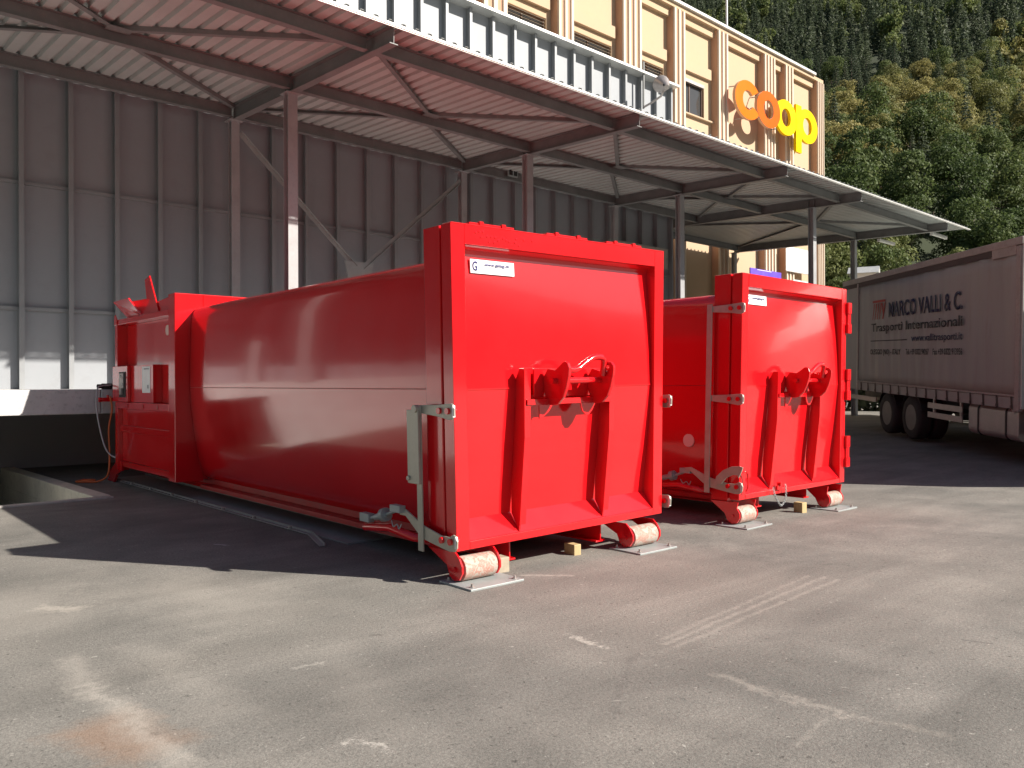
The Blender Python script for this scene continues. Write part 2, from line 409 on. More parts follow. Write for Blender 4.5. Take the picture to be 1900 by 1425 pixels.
# ---------------------------------------------------------------- canopy
can = empty('steel_canopy', (7.24, 13.6, 1.4))
tag(can, 'long steel canopy roof with ribbed deck over the loading dock', 'canopy')
CO = (7.24, 13.6, 1.4); cf = lambda p: (p[0]-CO[0], p[1]-CO[1], p[2]-CO[2])
def zb(y): return 6.64+.027*(y-10.7)
BH = .27
BX = [(-16.8, 15.95), (-10.8, 15.95), (-4.8, 15.95), (1.2, 15.95), (7.24, 15.95), (13.2, 15.95), (19.1, 15.95), (23.3, 18.6), (29.9, 18.6)]
def deck(x0, x1, y0, y1):
    """ribbed sheet: flats below, open ribs above, a few mm thick"""
    prof = []; x = x0
    while x < x1-.01:
        prof += [(x, 0), (x+.155, 0), (x+.178, .06), (x+.227, .06)]; x += .25
    prof.append((x, 0)); n = len(prof); mb = MB(cf); vs = []
    for y in (y0, y1):
        for th in (0, .004):
            vs += [(px, y, zb(y)+BH+.004+pz+th) for px, pz in prof]
    fs = []
    for i in range(n-1):
        fs += [(i, i+1, 2*n+i+1, 2*n+i), (n+i+1, n+i, 3*n+i, 3*n+i+1), (i+1, i, n+i, n+i+1), (2*n+i, 2*n+i+1, 3*n+i+1, 3*n+i)]
    for k in range(0, n-1, 4):
        xx = prof[k][0]; zz_ = zb(y0)+BH+.004
        mb.add([(xx+.15, y0+.01, zz_+.001), (xx+.255, y0+.01, zz_+.001), (xx+.227, y0+.01, zz_+.062), (xx+.178, y0+.01, zz_+.062), (xx+.15, y0+.05, zz_+.001), (xx+.255, y0+.05, zz_+.001), (xx+.227, y0+.05, zz_+.062), (xx+.178, y0+.05, zz_+.062)], [(0,1,2,3),(7,6,5,4),(0,4,5,1),(2,6,7,3)], 1)
    mb.add(vs, fs); mb.add(vs, [(0, 2*n, 3*n, n), (n-1, 2*n-1, 4*n-1, 3*n-1)])
    return mb
deck(-17.3, 22.7, 10.32, 16.695).build('roof_sheet', ['deck', 'chassis'], can)
deck(22.7, 31.7, 10.32, 18.94).build('roof_sheet', ['deck', 'chassis'], can)
ge = zb(10.3)+BH
MB(cf).box((-17.3, 10.29, ge-.045), (31.72, 10.315, ge+.002)).box((-17.3, 10.245, ge-.05), (31.72, 10.2695, ge-.04)).box((-17.3, 10.235, ge-.05), (31.72, 10.2445, ge-.012)).build('gutter', 'gutter', can, .003)
for x, yb in BX:
    mb = MB(cf).ibeam((x, 10.36, zb(10.36)+BH/2), (x, yb, zb(yb)+BH/2), .15, BH, .01, .014)
    yc = 11.85 if x == 23.3 else 13.6
    for yy in (yc-.09, yc+.09): mb.bar((x-.07, yy, zb(yy)+BH/2), (x+.07, yy, zb(yy)+BH/2), .01, BH-.03)
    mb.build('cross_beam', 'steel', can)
    zc0 = 1.406 if x < 22 else gh(x, 12)-.02
    def colm(y, w=.19, d=.17, z0=zc0, top=True):
        c = MB(cf).box((x-w/2, y-d/2, z0), (x+w/2, y-d/2+.014, zb(y)-.014)).box((x-w/2, y+d/2-.014, z0), (x+w/2, y+d/2, zb(y)-.014)).box((x-.006, y-d/2+.014, z0), (x+.006, y+d/2-.014, zb(y)-.014))
        c.box((x-.14, y-.14, zb(y)-.0135), (x+.14, y+.14, zb(y)-.001))
        c.prism([(x-.14, zb(y)-.014), (x-w/2-.001, zb(y)-.014), (x-w/2-.001, zb(y)-.12)], 'y', y-.006, y+.006)
        c.prism([(x+.14, zb(y)-.014), (x+w/2+.001, zb(y)-.014), (x+w/2+.001, zb(y)-.12)], 'y', y-.006, y+.006)
        if z0 > 1: c.box((x-.17, y-.15, z0), (x+.17, y+.12, z0+.015))
        return c
    colm(yc).build('column', 'column', can)
    colm(yb, .17, .15, zc0 if x < 22 else 0).build('column', 'column', can)
for (xa, ya), (xb, yb) in zip(BX[:-1], BX[1:]):
    back = min(ya, yb) if xb < 22.9 else (15.95 if xa < 22 else 18.45)
    for yy in (11.0, 13.5, back-.08):
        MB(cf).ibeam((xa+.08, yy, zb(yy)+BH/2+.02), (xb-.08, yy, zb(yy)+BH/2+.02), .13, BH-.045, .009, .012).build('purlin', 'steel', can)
    xm = (xa+xb)/2; zz = lambda y: zb(y)+BH-.07
    for (px, py) in ((xa+.1, 11.1), (xb-.1, 11.1), (xa+.1, back-.2), (xb-.1, back-.2)):
        sgn = 1 if py > 13.5 else -1; q0 = (xm, 13.5+sgn*.12, zz(13.5)); q1 = (px, py, zz(py))
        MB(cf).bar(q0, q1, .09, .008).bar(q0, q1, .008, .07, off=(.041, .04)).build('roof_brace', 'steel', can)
    MB(cf).box((xm-.18, 13.2, zz(13.5)-.012), (xm+.18, 13.42, zz(13.5)-.005)).build('gusset_plate', 'steel', can)
# V brace between the back columns of the first bays
for xa, xb in ((7.24, 10.03), (13.2, 10.21)):
    MB(cf).bar((xa+(.1 if xb > xa else -.1), 15.9, 6.55), (xb, 15.9, 4.1), .09, .008, up=(0, 1, 0)).bar((xa+(.1 if xb > xa else -.1), 15.9, 6.55), (xb, 15.9, 4.1), .008, .06, up=(0, 1, 0), off=(.041, -.034)).build('wall_brace', 'galv', can)
MB(cf).prism([(9.75, 4.22), (10.5, 4.22), (10.42, 3.85), (9.83, 3.85)], 'y', 15.86, 15.885).bar((10.12, 15.93, 3.9), (10.12, 15.93, 1.42), .12, .1, up=(0, 1, 0)).build('brace_gusset', 'galv', can)

# small things fixed to the canopy
jb = MB().box((-.17, -.05, -.1), (.17, 0, .1)).box((-.14, -.056, -.07), (-.02, -.051, .07), 1).box((.02, -.056, -.07), (.14, -.051, .07), 1).build('junction_box', ['galv', 'chassis'], loc=(14.76, 15.80, 7.0)); tag(jb, 'small grey junction box on the back purlin beside the second front column', 'junction box')
def strip_lamp(loc, lab):
    l = empty('strip_lamp', loc); tag(l, lab, 'lamp', 'strip lamps under the canopy')
    MB().box((-.65, -.05, 0), (.65, .05, .06)).build('housing', 'gutter', l, .008)
    MB().cyl((-.6, 0, -.02), (.6, 0, -.02), .035, 10).box((-.66, -.055, -.05), (-.62, .055, .05)).box((.62, -.055, -.05), (.66, .055, .05)).build('cover', 'lamp_glass', l)
strip_lamp((30.7, 12.75, zb(12.7)-.065), 'white strip lamp hanging under the far end of the canopy, the inner one')
strip_lamp((30.75, 10.95, zb(10.9)-.02), 'white strip lamp under the canopy front corner above the truck')
# floodlight on the clad wall above the canopy
fl = empty('floodlight', (21.1, 16.4, 10.42)); tag(fl, 'silver floodlight on a bent arm above the canopy roof', 'floodlight')
MB().bar((0, 0, -.15), (0, 0, 1.35), .05, .05, up=(0, 1, 0)).build('post', 'steel', fl)
MB().tube([(0, -.02, -.1), (-.1, -.4, -.08), (-.22, -.85, -.02), (-.25, -.95, .1), (-.24, -.97, .3)], .035, 8).build('arm', 'alu', fl)
MB().cyl((-.40, -1.2, .12), (-.08, -.75, .42), .08, 14, .27).cyl((-.08, -.75, .42), (0.02, -.62, .52), .27, 14, .12).build('lamp_head', 'alu', fl)
MB().tube([(-.62, -1.25, .12), (-.42, -1.1, .22), (-.2, -.95, .5)], .028, 8).build('bracket', 'chassis', fl)

# ---------------------------------------------------------------- supermarket building
YS = 19/17.5
def fx(x): return x*YS
def fz(z): return 1.45+(z-1.45)*YS
YF, YR = 18.95, 19.33
bl = empty('supermarket_building', (fx(35.5), YF, 0)); BO = (fx(35.5), YF, 0); bf = lambda p: (p[0]-BO[0], p[1]-BO[1], p[2])
tag(bl, 'cream and salmon plastered building with ribbed pilasters rising behind the canopy', 'building')
XR = fx(35.5); ZT = fz(15.05); wz0, wz1 = fz(11.42), fz(12.72)
# pilasters as (x of left edge of the ridged front, right edge)
PIL = [(15.25, 16.18, 3), (18.3, 19.0, 3), (21.4, 22.4, 4), (24.25, 24.92, 3), (27.05, 27.72, 3), (30.4, 31.25, 4), (32.1, 32.75, 3), (34.9, 35.5, 4)]
PIL = [(fx(a), fx(b), n) for a, b, n in PIL]
pl0 = -8.0
bays = [(PIL[i][1], PIL[i+1][0]) for i in range(len(PIL)-1)]
WINB = {0, 1, 2, 3}
mb = MB(bf)
def wallpiece(x0, x1, z0, z1, y=YR): mb.box((x0, y, z0), (x1, y+.5, z1))
wallpiece(-10, PIL[0][0], -.2, ZT)
for i, (a, b) in enumerate(bays):
    if i in WINB:
        xw1 = a+1.80 if i == 3 else b-.22
        wallpiece(a, b, -.2, wz0); wallpiece(a, b, wz1, ZT); wallpiece(xw1, b, wz0, wz1)
    else: wallpiece(a, b, -.2, ZT)
for a, b, n in PIL: wallpiece(a, b, -.2, ZT)
mb.box((-10, YR+.5, -.2), (XR, YR+16, ZT-.02))
mb.build('wall', 'plaster', bl)
for a, b, n in PIL:
    q = MB(bf).box((a, YF+.06, -.2), (b, YR-.002, fz(14.9)))
    q.build('pilaster', 'plaster_pink', bl)
    wd = (b-a)/(2*n-1); q = MB(bf)
    for k in range(n): q.prism([(a+2*k*wd+.02, YF), (a+(2*k+1)*wd-.02, YF), (a+(2*k+1)*wd, YF+.059), (a+2*k*wd, YF+.059)], 'z', -.2, fz(14.88))
    q.build('pilaster_ridge', 'ridge', bl)
# upper band, stepped spandrels
mb = MB(bf)
mb.box((-10, YF+.17, fz(14.88)), (XR, YR-.003, ZT))
mb.box((-10, YF+.05, fz(14.9)+.002), (XR-.002, YF+.168, ZT-.002))
for i, (a, b) in enumerate(bays):
    mb.box((a+.001, YR-.16, fz(14.6)), (b-.001, YR-.003, fz(14.88)-.001))
    if i in WINB:
        mb.box((a+.001, YR-.13, fz(12.96)), (b-.16, YR-.003, fz(13.35)))
        mb.box((a+.001, YR-.14, wz0-.06), (b-.001, YR-.003, wz0-.002))
mb.build('spandrel', 'plaster', bl)
MB(bf).box((-10, YF-.06, ZT+.002), (XR-.9, YR+.4, ZT+.12)).build('parapet_flashing', 'gutter', bl, .01)
MB(bf).prism([(YR+.4, ZT+.1), (YR+8, ZT+.35), (YR+15.8, ZT+.1), (YR+15.8, ZT), (YR+.4, ZT)], 'x', -10, XR-1.4).build('roof', 'tile', bl)
for i, (a, b) in enumerate(bays):
    if i not in WINB: continue
    xw1 = a+1.80 if i == 3 else b-.22
    fr = MB(bf).box((a, YR+.08, wz1-.08), (xw1, YR+.18, wz1)).box((a, YR+.08, wz0), (xw1, YR+.18, wz0+.08)).box((a, YR+.08, wz0+.08), (a+.07, YR+.18, wz1-.08)).box((xw1-.07, YR+.08, wz0+.08), (xw1, YR+.18, wz1-.08)).box(((a+xw1)/2-.03, YR+.09, wz0+.08), ((a+xw1)/2+.03, YR+.17, wz1-.08)).build('window', 'brown', bl)
    MB(bf).box((a+.07, YR+.12, wz0+.08), (xw1-.07, YR+.14, wz1-.08)).build('pane', 'glass', fr)
    mb = MB(bf)
    if i == 3:
        mb.box((a+.02, YR-.04, wz1-.14), (xw1-.02, YR+.079, wz1-.01)); mb.build('shutter_box', 'alu', fr)
    else:
        z = wz1-.06
        while z > wz0+.05:
            mb.add([(a+.03, YR-.0, z), (xw1-.03, YR-.0, z), (xw1-.03, YR+.07, z+.035), (a+.03, YR+.07, z+.035), (a+.03, YR+.005, z-.006), (xw1-.03, YR+.005, z-.006), (xw1-.03, YR+.075, z+.039), (a+.03, YR+.075, z+.039)],
                   [(0,1,2,3),(7,6,5,4),(0,4,5,1),(2,6,7,3),(1,5,6,2),(3,7,4,0)]); z -= .11
        mb.build('blind', 'ridge', fr)
# white board and purple stripe low on the facade
wb = tag(MB().box((0, -.06, 0), (2.55, 0, 1.1)).box((-.04, -.07, -.04), (2.59, -.061, 0), 1).build('white_board', ['white', 'alu'], loc=(34.65, YF-.03, 6.6)), 'large blank white board on the cream facade behind the far container', 'board')
pb = MB().box((0, -.05, 0), (2.6, 0, .32)).box((.55, -.058, .03), (1.75, -.051, .05), 1).box((.55, -.058, .27), (1.75, -.051, .29), 1).build('purple_board', ['purple', 'white'], loc=(31.6, YF-.03, 6.12)); tag(pb, 'narrow purple board showing just above the far container', 'board')
wb2 = MB().box((0, -.05, 0), (1.5, 0, .3)).box((.0, -.056, .28), (1.5, -.051, .30), 1).build('white_board', ['white', 'gutter'], loc=(35.3, YF-.03, 5.95)); tag(wb2, 'small white strip board low behind the right of the far container', 'board')
# notice board on the grey wall
gb = MB().box((0, -.03, 0), (2.95, 0, .62)).box((-.03, -.04, -.03), (2.98, -.0305, 0), 1).box((-.03, -.04, .62), (2.98, -.0305, .65), 1).build('notice_board', ['concrete', 'alu'], loc=(19.5, 16.5, 5.28)); tag(gb, 'plain beige board on the grey wall behind the near container top', 'board')
# lamp mast on the roof
mast = MB().cyl((0, 0, 0), (0, 0, 2.6), .045, 8).bar((0, 0, 2.58), (-1.1, -.1, 2.95), .06, .05).build('roof_mast', 'white', loc=(31.0, 19.6, ZT+.12)); tag(mast, 'thin white mast with an angled top on the building roof', 'mast')

# sign letters
sg = empty('supermarket_sign', (32.42, 18.5, 13.32)); sg.scale = (1.011, 1, 1.011); tag(sg, 'orange and yellow lowercase coop letters standing off the cream facade', 'sign')
def ring(cx, cz, rx, rz, ix, iz, a0=0, a1=360, y0=0, y1=.13, n=56):
    q = MB(); closed = (a1-a0) >= 360; k = n if closed else n+1; vs = []
    for y in (y0, y1):
        for (ex, ez) in ((rx, rz), (ix, iz)):
            for i in range(k):
                t_ = R(a0+(a1-a0)*i/n); vs.append((cx+ex*math.cos(t_), y, cz+ez*math.sin(t_)))
    A, B, C, D = 0, k, 2*k, 3*k
    for i in range(n):
        j = (i+1) % k
        q.add(vs, [(A+i, A+j, B+j, B+i), (C+j, C+i, D+i, D+j)], 0)
        q.add(vs, [(A+j, A+i, C+i, C+j), (B+i, B+j, D+j, D+i)], 1, True)
    if not closed: q.add(vs, [(A, B, D, C), (A+n, C+n, D+n, B+n)], 1)
    return q
ring(30.58-32.1, .04, 1.0, .80, .42, .40, 38, 328).build('letter', ['orange_sign', 'letter_side'], sg)
ring(32.2-32.1, 0, .96, .77, .41, .40).build('letter', ['orange_sign2', 'letter_side'], sg, loc=(0, -.012, 0))
ring(33.72-32.1, 0, .95, .77, .40, .40).build('letter', ['yellow_sign', 'yellow_sign'], sg, loc=(0, .012, 0))
q = ring(35.62-32.1, 0, .95, .77, .40, .40); q.box((34.58-32.1, .002, -1.33), (35.08-32.1, .13, .8), 0); q.build('letter', ['yellow_sign', 'yellow_sign'], sg)
q = MB()
for x, z in ((-2.2, .5), (-1.2, -.6), (0, .6), (1.0, -.6), (2.2, .5), (3.6, .55), (3.6, -.6)): q.cyl((x, .13, z), (x-.08, .84, z+.08), .025, 6)
q.build('standoff_rod', 'alu', sg)

WELD = [(0.24, 2.61), (0.28, 2.61), (0.26, 2.57), (0.32, 2.58), (0.36, 2.58), (0.4, 2.58), (0.48, 2.58), (0.34, 2.54), (0.39, 2.54), (0.61, 2.59), (0.6, 2.56), (0.69, 2.59), (0.78, 2.59), (0.64, 2.54), (0.21, 2.6), (0.43, 2.56), (0.51, 2.57), (0.54, 2.56)]
# ---------------------------------------------------------------- containers
def press_container(name, loc, rz, kind, label):
    root = empty(name, loc, R(rz)); A = kind == 'A'
    tag(root, label, 'container', 'roll-off waste containers')
    if A: wf = lambda p: (1.2+(p[0]-1.2)*(1+.02*(p[2]-1.45)/1.2*max(0, 1-p[1]/6)), p[1], p[2]+.015*(p[0]-1.2)*max(0, 1-max(0, p[1])/6))
    else: wf = lambda p: (p[0]+.045*(p[2]-1.43)/1.2, p[1], p[2])
    B = lambda: MB(wf)
    z0, z1 = (.249, 2.652) if A else (.211, 2.644)
    # door: perimeter frame, sloping ledges and bowed sheet
    d = B()
    d.box((0, 0, z0), (.125, .12, z1)).box((2.275, 0, z0), (2.4, .12, z1)).box((.1255, .0, z1-.145), (2.2745, .12, z1)).box((.1255, 0, z0), (2.2745, .12, z0+.06))
    if A:
        d.box((0, -.004, z1-.001), (2.4, .10, z1+.006))
    door = d.build('door', 'red', root, .008)
    prof = [(.012, z0+.061), (.118, z0+.205), (.105, .62), (.08, .85), (.055, 1.15), (.035, 1.43), (.035, 1.436), (.045, 1.75), (.065, 2.05), (.088, 2.3), (.103, z1-.20), (.09, z1-.175), (.03, z1-.146)]
    d = B(); n = len(prof); vs = []; K = 9
    for i in range(K):
        x = .1255+(2.149)*i/(K-1)
        for y, z in prof: vs.append((x, y, z))
    for j0, j1, smth in ((0, 1, False), (1, 5, True), (5, 6, False), (6, n-3, True), (n-3, n-2, False), (n-2, n-1, False)):
        blk = [vs[i*n+j] for i in range(K) for j in range(j0, j1+1)]; m_ = j1-j0+1
        d.add(blk, [(i*m_+j, (i+1)*m_+j, (i+1)*m_+j+1, i*m_+j+1) for i in range(K-1) for j in range(j1-j0)], 0, smth)
    d.box((.13, .19, z0+.07), (2.27, .21, z1-.15))
    me_o = d.build('door_sheet', 'red', door)
    bm = bmesh.new(); bm.from_mesh(me_o.data); bmesh.ops.recalc_face_normals(bm, faces=bm.faces)
    bm.to_mesh(me_o.data); bm.free()
    d = B().box((.14, .027, 1.428), (.6, .034, 1.437)).box((1.66, .027, 1.428), (2.26, .034, 1.437)); d.build('weld_seam', 'red', door)
    # front frame of the body
    d = B().box((0, .145, z0-.02), (.13, .35, z1)).box((2.27, .145, z0-.02), (2.4, .35, z1)).box((.131, .145, z1-.16), (2.269, .35, z1-.001)).box((.131, .145, z0-.02), (2.269, .35, z0+.08))
    d.box((.02, .121, z0+.02), (2.38, .144, z1-.02))
    d.build('front_frame', 'red', root, .008)
    # barrel
    half = [(.40, .26), (.34, .34), (.30, .46), (.26, .66), (.225, .9), (.195, 1.17), (.18, 1.435), (.183, 1.7), (.19, 1.95), (.20, 2.18), (.207, 2.31), (.222, 2.385), (.255, 2.44), (.31, 2.468), (.40, 2.474), (1.2, 2.485)]
    sect = half + [(2.4-x, z) for x, z in reversed(half[:-1])]
    n = len(sect); ysec = [.3, 1.2, 2.1, 3.0, 3.9, 4.8, 5.83]; d = B()
    vs = [(x, y, z) for y in ysec for x, z in sect]
    fs = [(j*n+i, j*n+i+1, (j+1)*n+i+1, (j+1)*n+i) for j in range(len(ysec)-1) for i in range(n-1)]
    d.add(vs, fs, 0, True)
    bar = d.build('barrel', 'red', root)
    for e in bar.data.edges:
        a, b = (bar.data.vertices[k].co for k in e.vertices)
        pass
    B().box((.1765, .36, 1.428), (.186, 5.8, 1.437)).box((2.214, .36, 1.428), (2.2235, 5.8, 1.437)).build('barrel_seam', 'red_dark', bar)
    # lower long rails
    B().box((.42, .36, .19), (.52, 8.2, .27)).box((1.88, .36, .19), (1.98, 8.2, .27)).box((.3, .36, .14), (.52, 5.8, .188)).build('floor_rail', 'red_dark', root, .004)
    for x in (.66, 1.74):
        B().ibeam((x, .16, .14), (x, 8.2, .14), .12, .16, .012, .014).build('skid_beam', 'red', root)
    # hook frame ribs on the door
    rp = [(.035, 1.50), (-.01, 1.585), (-.075, 1.585), (-.07, 1.05), (.004, z0+.12), (.012, z0+.065), (.10, z0+.2), (.10, .6), (.05, 1.15)]
    for xr in (.63, 1.60):
        q = B(); q.prism(rp, 'x', xr, xr+.014)
        q.add([(xr-.004, yy, zz) for yy, zz in ((-.077, 1.589), (-.072, 1.05), (-.002, z0+.118), (-.069, 1.589), (-.064, 1.05), (.006, z0+.118))] + [(xr+.06, yy, zz) for yy, zz in ((-.077, 1.589), (-.072, 1.05), (-.002, z0+.118), (-.069, 1.589), (-.064, 1.05), (.006, z0+.118))],
              [(0,6,7,1),(1,7,8,2),(3,4,10,9),(4,5,11,10),(0,1,4,3),(1,2,5,4),(6,9,10,7),(7,10,11,8),(0,3,9,6),(2,8,11,5)])
        q.build('hook_post', 'red', door, .002)
    q = B(); q.box((.77, -.03, 1.36), (1.6, -.012, 1.585)).bar((.77, -.045, 1.325), (1.6, -.045, 1.325), .09, .014, up=(0, -.4, 1)).box((.645, -.088, 1.30), (1.6, -.078, 1.345))
    q.cyl((.82, -.17, 1.485), (1.44, -.17, 1.485), .025, 14)
    q.build('hook_crossbar', 'red', door, .002)
    pp = [(-.08, 1.582), (-.164, 1.569), (-.21, 1.598), (-.255, 1.630), (-.28, 1.634), (-.305, 1.62), (-.322, 1.582), (-.316, 1.523), (-.29, 1.432), (-.255, 1.357), (-.195, 1.303), (-.15, 1.293), (-.103, 1.293), (-.06, 1.341), (-.03, 1.43), (-.03, 1.51)]
    ph = [(-.08, 1.582), (-.164, 1.560), (-.25, 1.558), (-.275, 1.575), (-.272, 1.598), (-.25, 1.606), (-.235, 1.60), (-.232, 1.622), (-.26, 1.636), (-.295, 1.628), (-.318, 1.60), (-.322, 1.57), (-.316, 1.523), (-.29, 1.432), (-.255, 1.357), (-.195, 1.303), (-.15, 1.293), (-.103, 1.293), (-.06, 1.341), (-.03, 1.43), (-.03, 1.51)]
    for xr, po in ((.865, pp), (1.37, ph)): B().prism(po, 'x', xr, xr+.03).build('hook_plate', 'red', door, .005)
    B().prism([(.77, 1.30), (.77, 1.19), (.80, 1.195), (.87, 1.24), (.92, 1.30)], 'y', -.088, -.076).build('gusset', 'red', door, .002)
    q = B().prism([(1.23, 1.30), (1.25, 1.235), (1.29, 1.2), (1.33, 1.2), (1.37, 1.235), (1.41, 1.30)], 'y', -.088, -.076)
    q.build('gusset', 'red', door, .002)
    B().tube(bezier([(.89, -.24, 1.585), (.96, -.25, 1.568), (1.04, -.25, 1.58), (1.13, -.25, 1.63), (1.22, -.25, 1.668), (1.31, -.25, 1.665), (1.345, -.24, 1.63), (1.35, -.22, 1.52)], 6), .026, 12).build('lifting_loop', 'red', door)
    # stickers
    sx0, sz0 = (.235, 2.31) if A else (.19, 2.325)
    ysk = .080 if A else .082
    st = B().add([(sx0, ysk-.006, sz0), (sx0+.43, ysk-.006, sz0), (sx0+.43, ysk+.0, sz0+.105), (sx0, ysk+.0, sz0+.105), (sx0, ysk+.004, sz0), (sx0+.43, ysk+.004, sz0), (sx0+.43, ysk+.01, sz0+.105), (sx0, ysk+.01, sz0+.105)],
                 [(0,1,2,3),(7,6,5,4),(0,4,5,1),(1,5,6,2),(2,6,7,3),(3,7,4,0)]).build('sticker', 'sticker', door)
    text('lettering', 'G', .1, 'blue_ink', st, .045, .02, .0008, (sx0+.018, ysk-.0065, sz0+.02), warp=wf)
    text('lettering', 'www.getag.ch', .034, 'blue_ink', st, .25, .02, .0008, (sx0+.13, ysk-.0085, sz0+.062), warp=wf)
    # under-door brackets and rollers
    gz = gh(loc[0]+.1, loc[1]) + .0155
    rx = ((.02, .36), (1.89, 2.24)) if A else ((-.06, .27), (1.93, 2.26))
    for i, (a, b) in enumerate(rx):
        gzi = gz if (A or i == 0) else gz-.028
        zc = gzi+.09-loc[2]; yc = 0.0 if A else .06
        zc_raw = zc-(.015*((a+b)/2-1.2) if A else 0)
        rt = MB()
        sh = -.045*.98 if not A else (a+b)/2*0
        rt.cyl((a+.02, yc, zc), (b-.02, yc, zc), .09, 28)
        r_ = rt.build('roller', 'roller', root, .006)
        q = MB(); th = .016
        for xx in (a-th, b):
            ztop = z0-.02
            q.prism([(.33, ztop), (.16, ztop), (-.01+yc, ztop), (.02+yc, zc+.10), (.07+yc, zc+.03), (.065+yc, zc-.05), (.0+yc, zc-.085), (-.06+yc, zc-.06), (-.085+yc, zc), (-.075+yc, zc+.05), (-.01+yc, zc+.12)][:0] or
                    [(.34, ztop), (-.005, ztop), (yc-.05, zc+.085), (yc-.085, zc+.03), (yc-.086, zc-.02), (yc-.05, zc-.072), (yc+.01, zc-.085), (yc+.065, zc-.055), (yc+.10, zc+.02)], 'x', xx, xx+th)
        q.cyl((a-.03, yc, zc), (b+.03, yc, zc), .02, 10)
        q.build('roller_bracket', 'red', root, .002)
    # locking levers
    def lever(side, z, low=False, ysgn=1):
        x = -.055 if side < 0 else 2.44
        o1 = [(.40, z+.035), (.1, z+.045), (-.035, z+.055), (-.055, z+.048), (-.07, z+.02), (-.068, z-.03), (-.045, z-.06), (.0, z-.065), (.12, z-.045), (.40, z-.02)]
        if low: o1 = [(.66, z+.16), (.58, z+.17), (.34, z+.075), (.12, z+.03), (.02, z+.03), (-.03, z+.055), (-.06, z+.045), (-.075, z+.01), (-.07, z-.04), (-.04, z-.07), (.02, z-.075), (.2, z-.05), (.33, z-.03), (.42, z+.01), (.58, z+.12), (.66, z+.12)]
        l = B().prism(o1, 'x', x, x+.014).build('locking_lever', 'zinc', root, .003)
        B().box((x-.004, -.062, z-.045), (x+.02, -.050, z+.042)).build('hook_tip', 'white', l, .003)
        for yy in (.10, -.005): B().cyl((x-.02, yy, z), (x+.06, yy, z), .024, 14).build('pin', 'red', l)
    yr = .36
    if A:
        B().box((-.07, yr-.03, .21), (-.056, yr+.035, 1.31)).build('locking_bar', 'zinc', root, .003)
        q = B().box((-.095, yr-.03, .72), (-.072, yr+.12, 1.28)); q.cyl((-.11, yr+.1, .76), (-.095, yr+.1, .76), .018, 10).cyl((-.11, yr+.0, 1.29), (-.07, yr+.0, 1.29), .03, 12); q.build('guard_plate', 'zinc', root, .004)
        lever(-1, 1.28); lever(-1, .33, True); lever(1, 1.28); lever(1, .36)
    else:
        B().box((-.07, yr-.03, .27), (-.056, yr+.035, 2.32)).build('locking_bar', 'zinc', root, .003)
        lever(-1, 2.26); lever(-1, 1.29); lever(-1, .36, True)
        q = B().prism([(.26, .36), (.22, .46), (.14, .53), (.04, .575), (-.06, .585), (-.1, .575), (-.085, .53), (-.05, .46), (-.035, .49), (.02, .49), (.1, .45), (.16, .38)], 'x', -.10, -.085); q.build('swing_hook', 'zinc', root, .003)
        B().tube(bezier([(-.03, -.03, .50), (.03, -.05, .52), (.08, -.05, .48), (.09, -.05, .36), (.07, -.04, .30)], 5), .01, 8).build('hook_eye', 'red', root)
        # chain on the lower door edge
        pts = bezier([(.63, -.03, .30), (.65, -.05, .2), (.71, -.06, .12), (.77, -.06, .09), (.84, -.06, .14), (.88, -.05, .22), (.9, -.03, .31)], 5); q = B()
        for i in range(len(pts)-1):
            p, r = pts[i], pts[i+1]; dd = (r-p); s_ = dd.cross(Vector((0, 1, 0))).normalized() if i % 2 else Vector((0, 1, 0))
            mid = (p+r)/2; ln = dd.length*.62; q.tube([mid-dd.normalized()*ln+s_*.007, mid+s_*.011, mid+dd.normalized()*ln+s_*.007, mid+dd.normalized()*ln-s_*.007, mid-s_*.011, mid-dd.normalized()*ln-s_*.007, mid-dd.normalized()*ln+s_*.007], .0035, 5)
        q.build('chain', 'galv', root)
        B().box((.74, -.025, .26), (.84, -.002, .31)).cyl((.79, -.045, .325), (.79, 0, .325), .02, 10).build('chain_bracket', 'red', root, .003)
        # big hinges at the right edge
        for zh in ((2.08, 2.47), (1.24, 1.63), (.40, .79)):
            a, b = zh; q = B()
            q.box((2.38, -.035, b-.14), (2.475, .03, b)).box((2.38, -.035, a), (2.475, .03, a+.12)).box((2.402, -.02, a+.1205), (2.46, .02, b-.1405))
            q.cyl((2.475, .0, a+.01), (2.475, .0, b-.01), .022, 12); q.build('hinge', 'red', door, .004)
        B().cyl((.247, .82, .80), (.229, .82, .80), .075, 24).build('opal_disc', 'disc', root)
    # turnbuckle that pulls the lower levers
    q = MB(); zt = .36; x = -.05
    q.box((x-.03, 1.06, zt-.035), (x+.03, 1.2, zt+.035)); q.box((x-.03, .60, zt+.095), (x+.03, .74, zt+.15))
    q.cyl((x, 1.07, zt), (x, .98, zt+.02), .016, 10).cyl((x, .99, zt+.015), (x, .82, zt+.06), .028, 14).cyl((x, .88, zt+.045), (x, .83, zt+.058), .055, 18).cyl((x, .82, zt+.06), (x, .70, zt+.1), .014, 10)
    q.build('turnbuckle', 'galv', root, .003)
    MB().tube([(x+.02, 1.18, zt-.09), (x+.02, 1.1, zt-.08), (x+.02, .8, zt-.05), (x+.05, .5, zt-.09), (.2, .4, zt-.12)], .035, 8).build('tie_rod', 'red', root)
    q = MB().tube(bezier([(-.06, .74, zt+.02), (-.07, .70, zt-.02), (-.06, .66, zt+.0), (-.07, .62, zt-.03), (-.06, .6, zt+.01)], 4), .005, 6); q.build('safety_pin', 'galv', root)
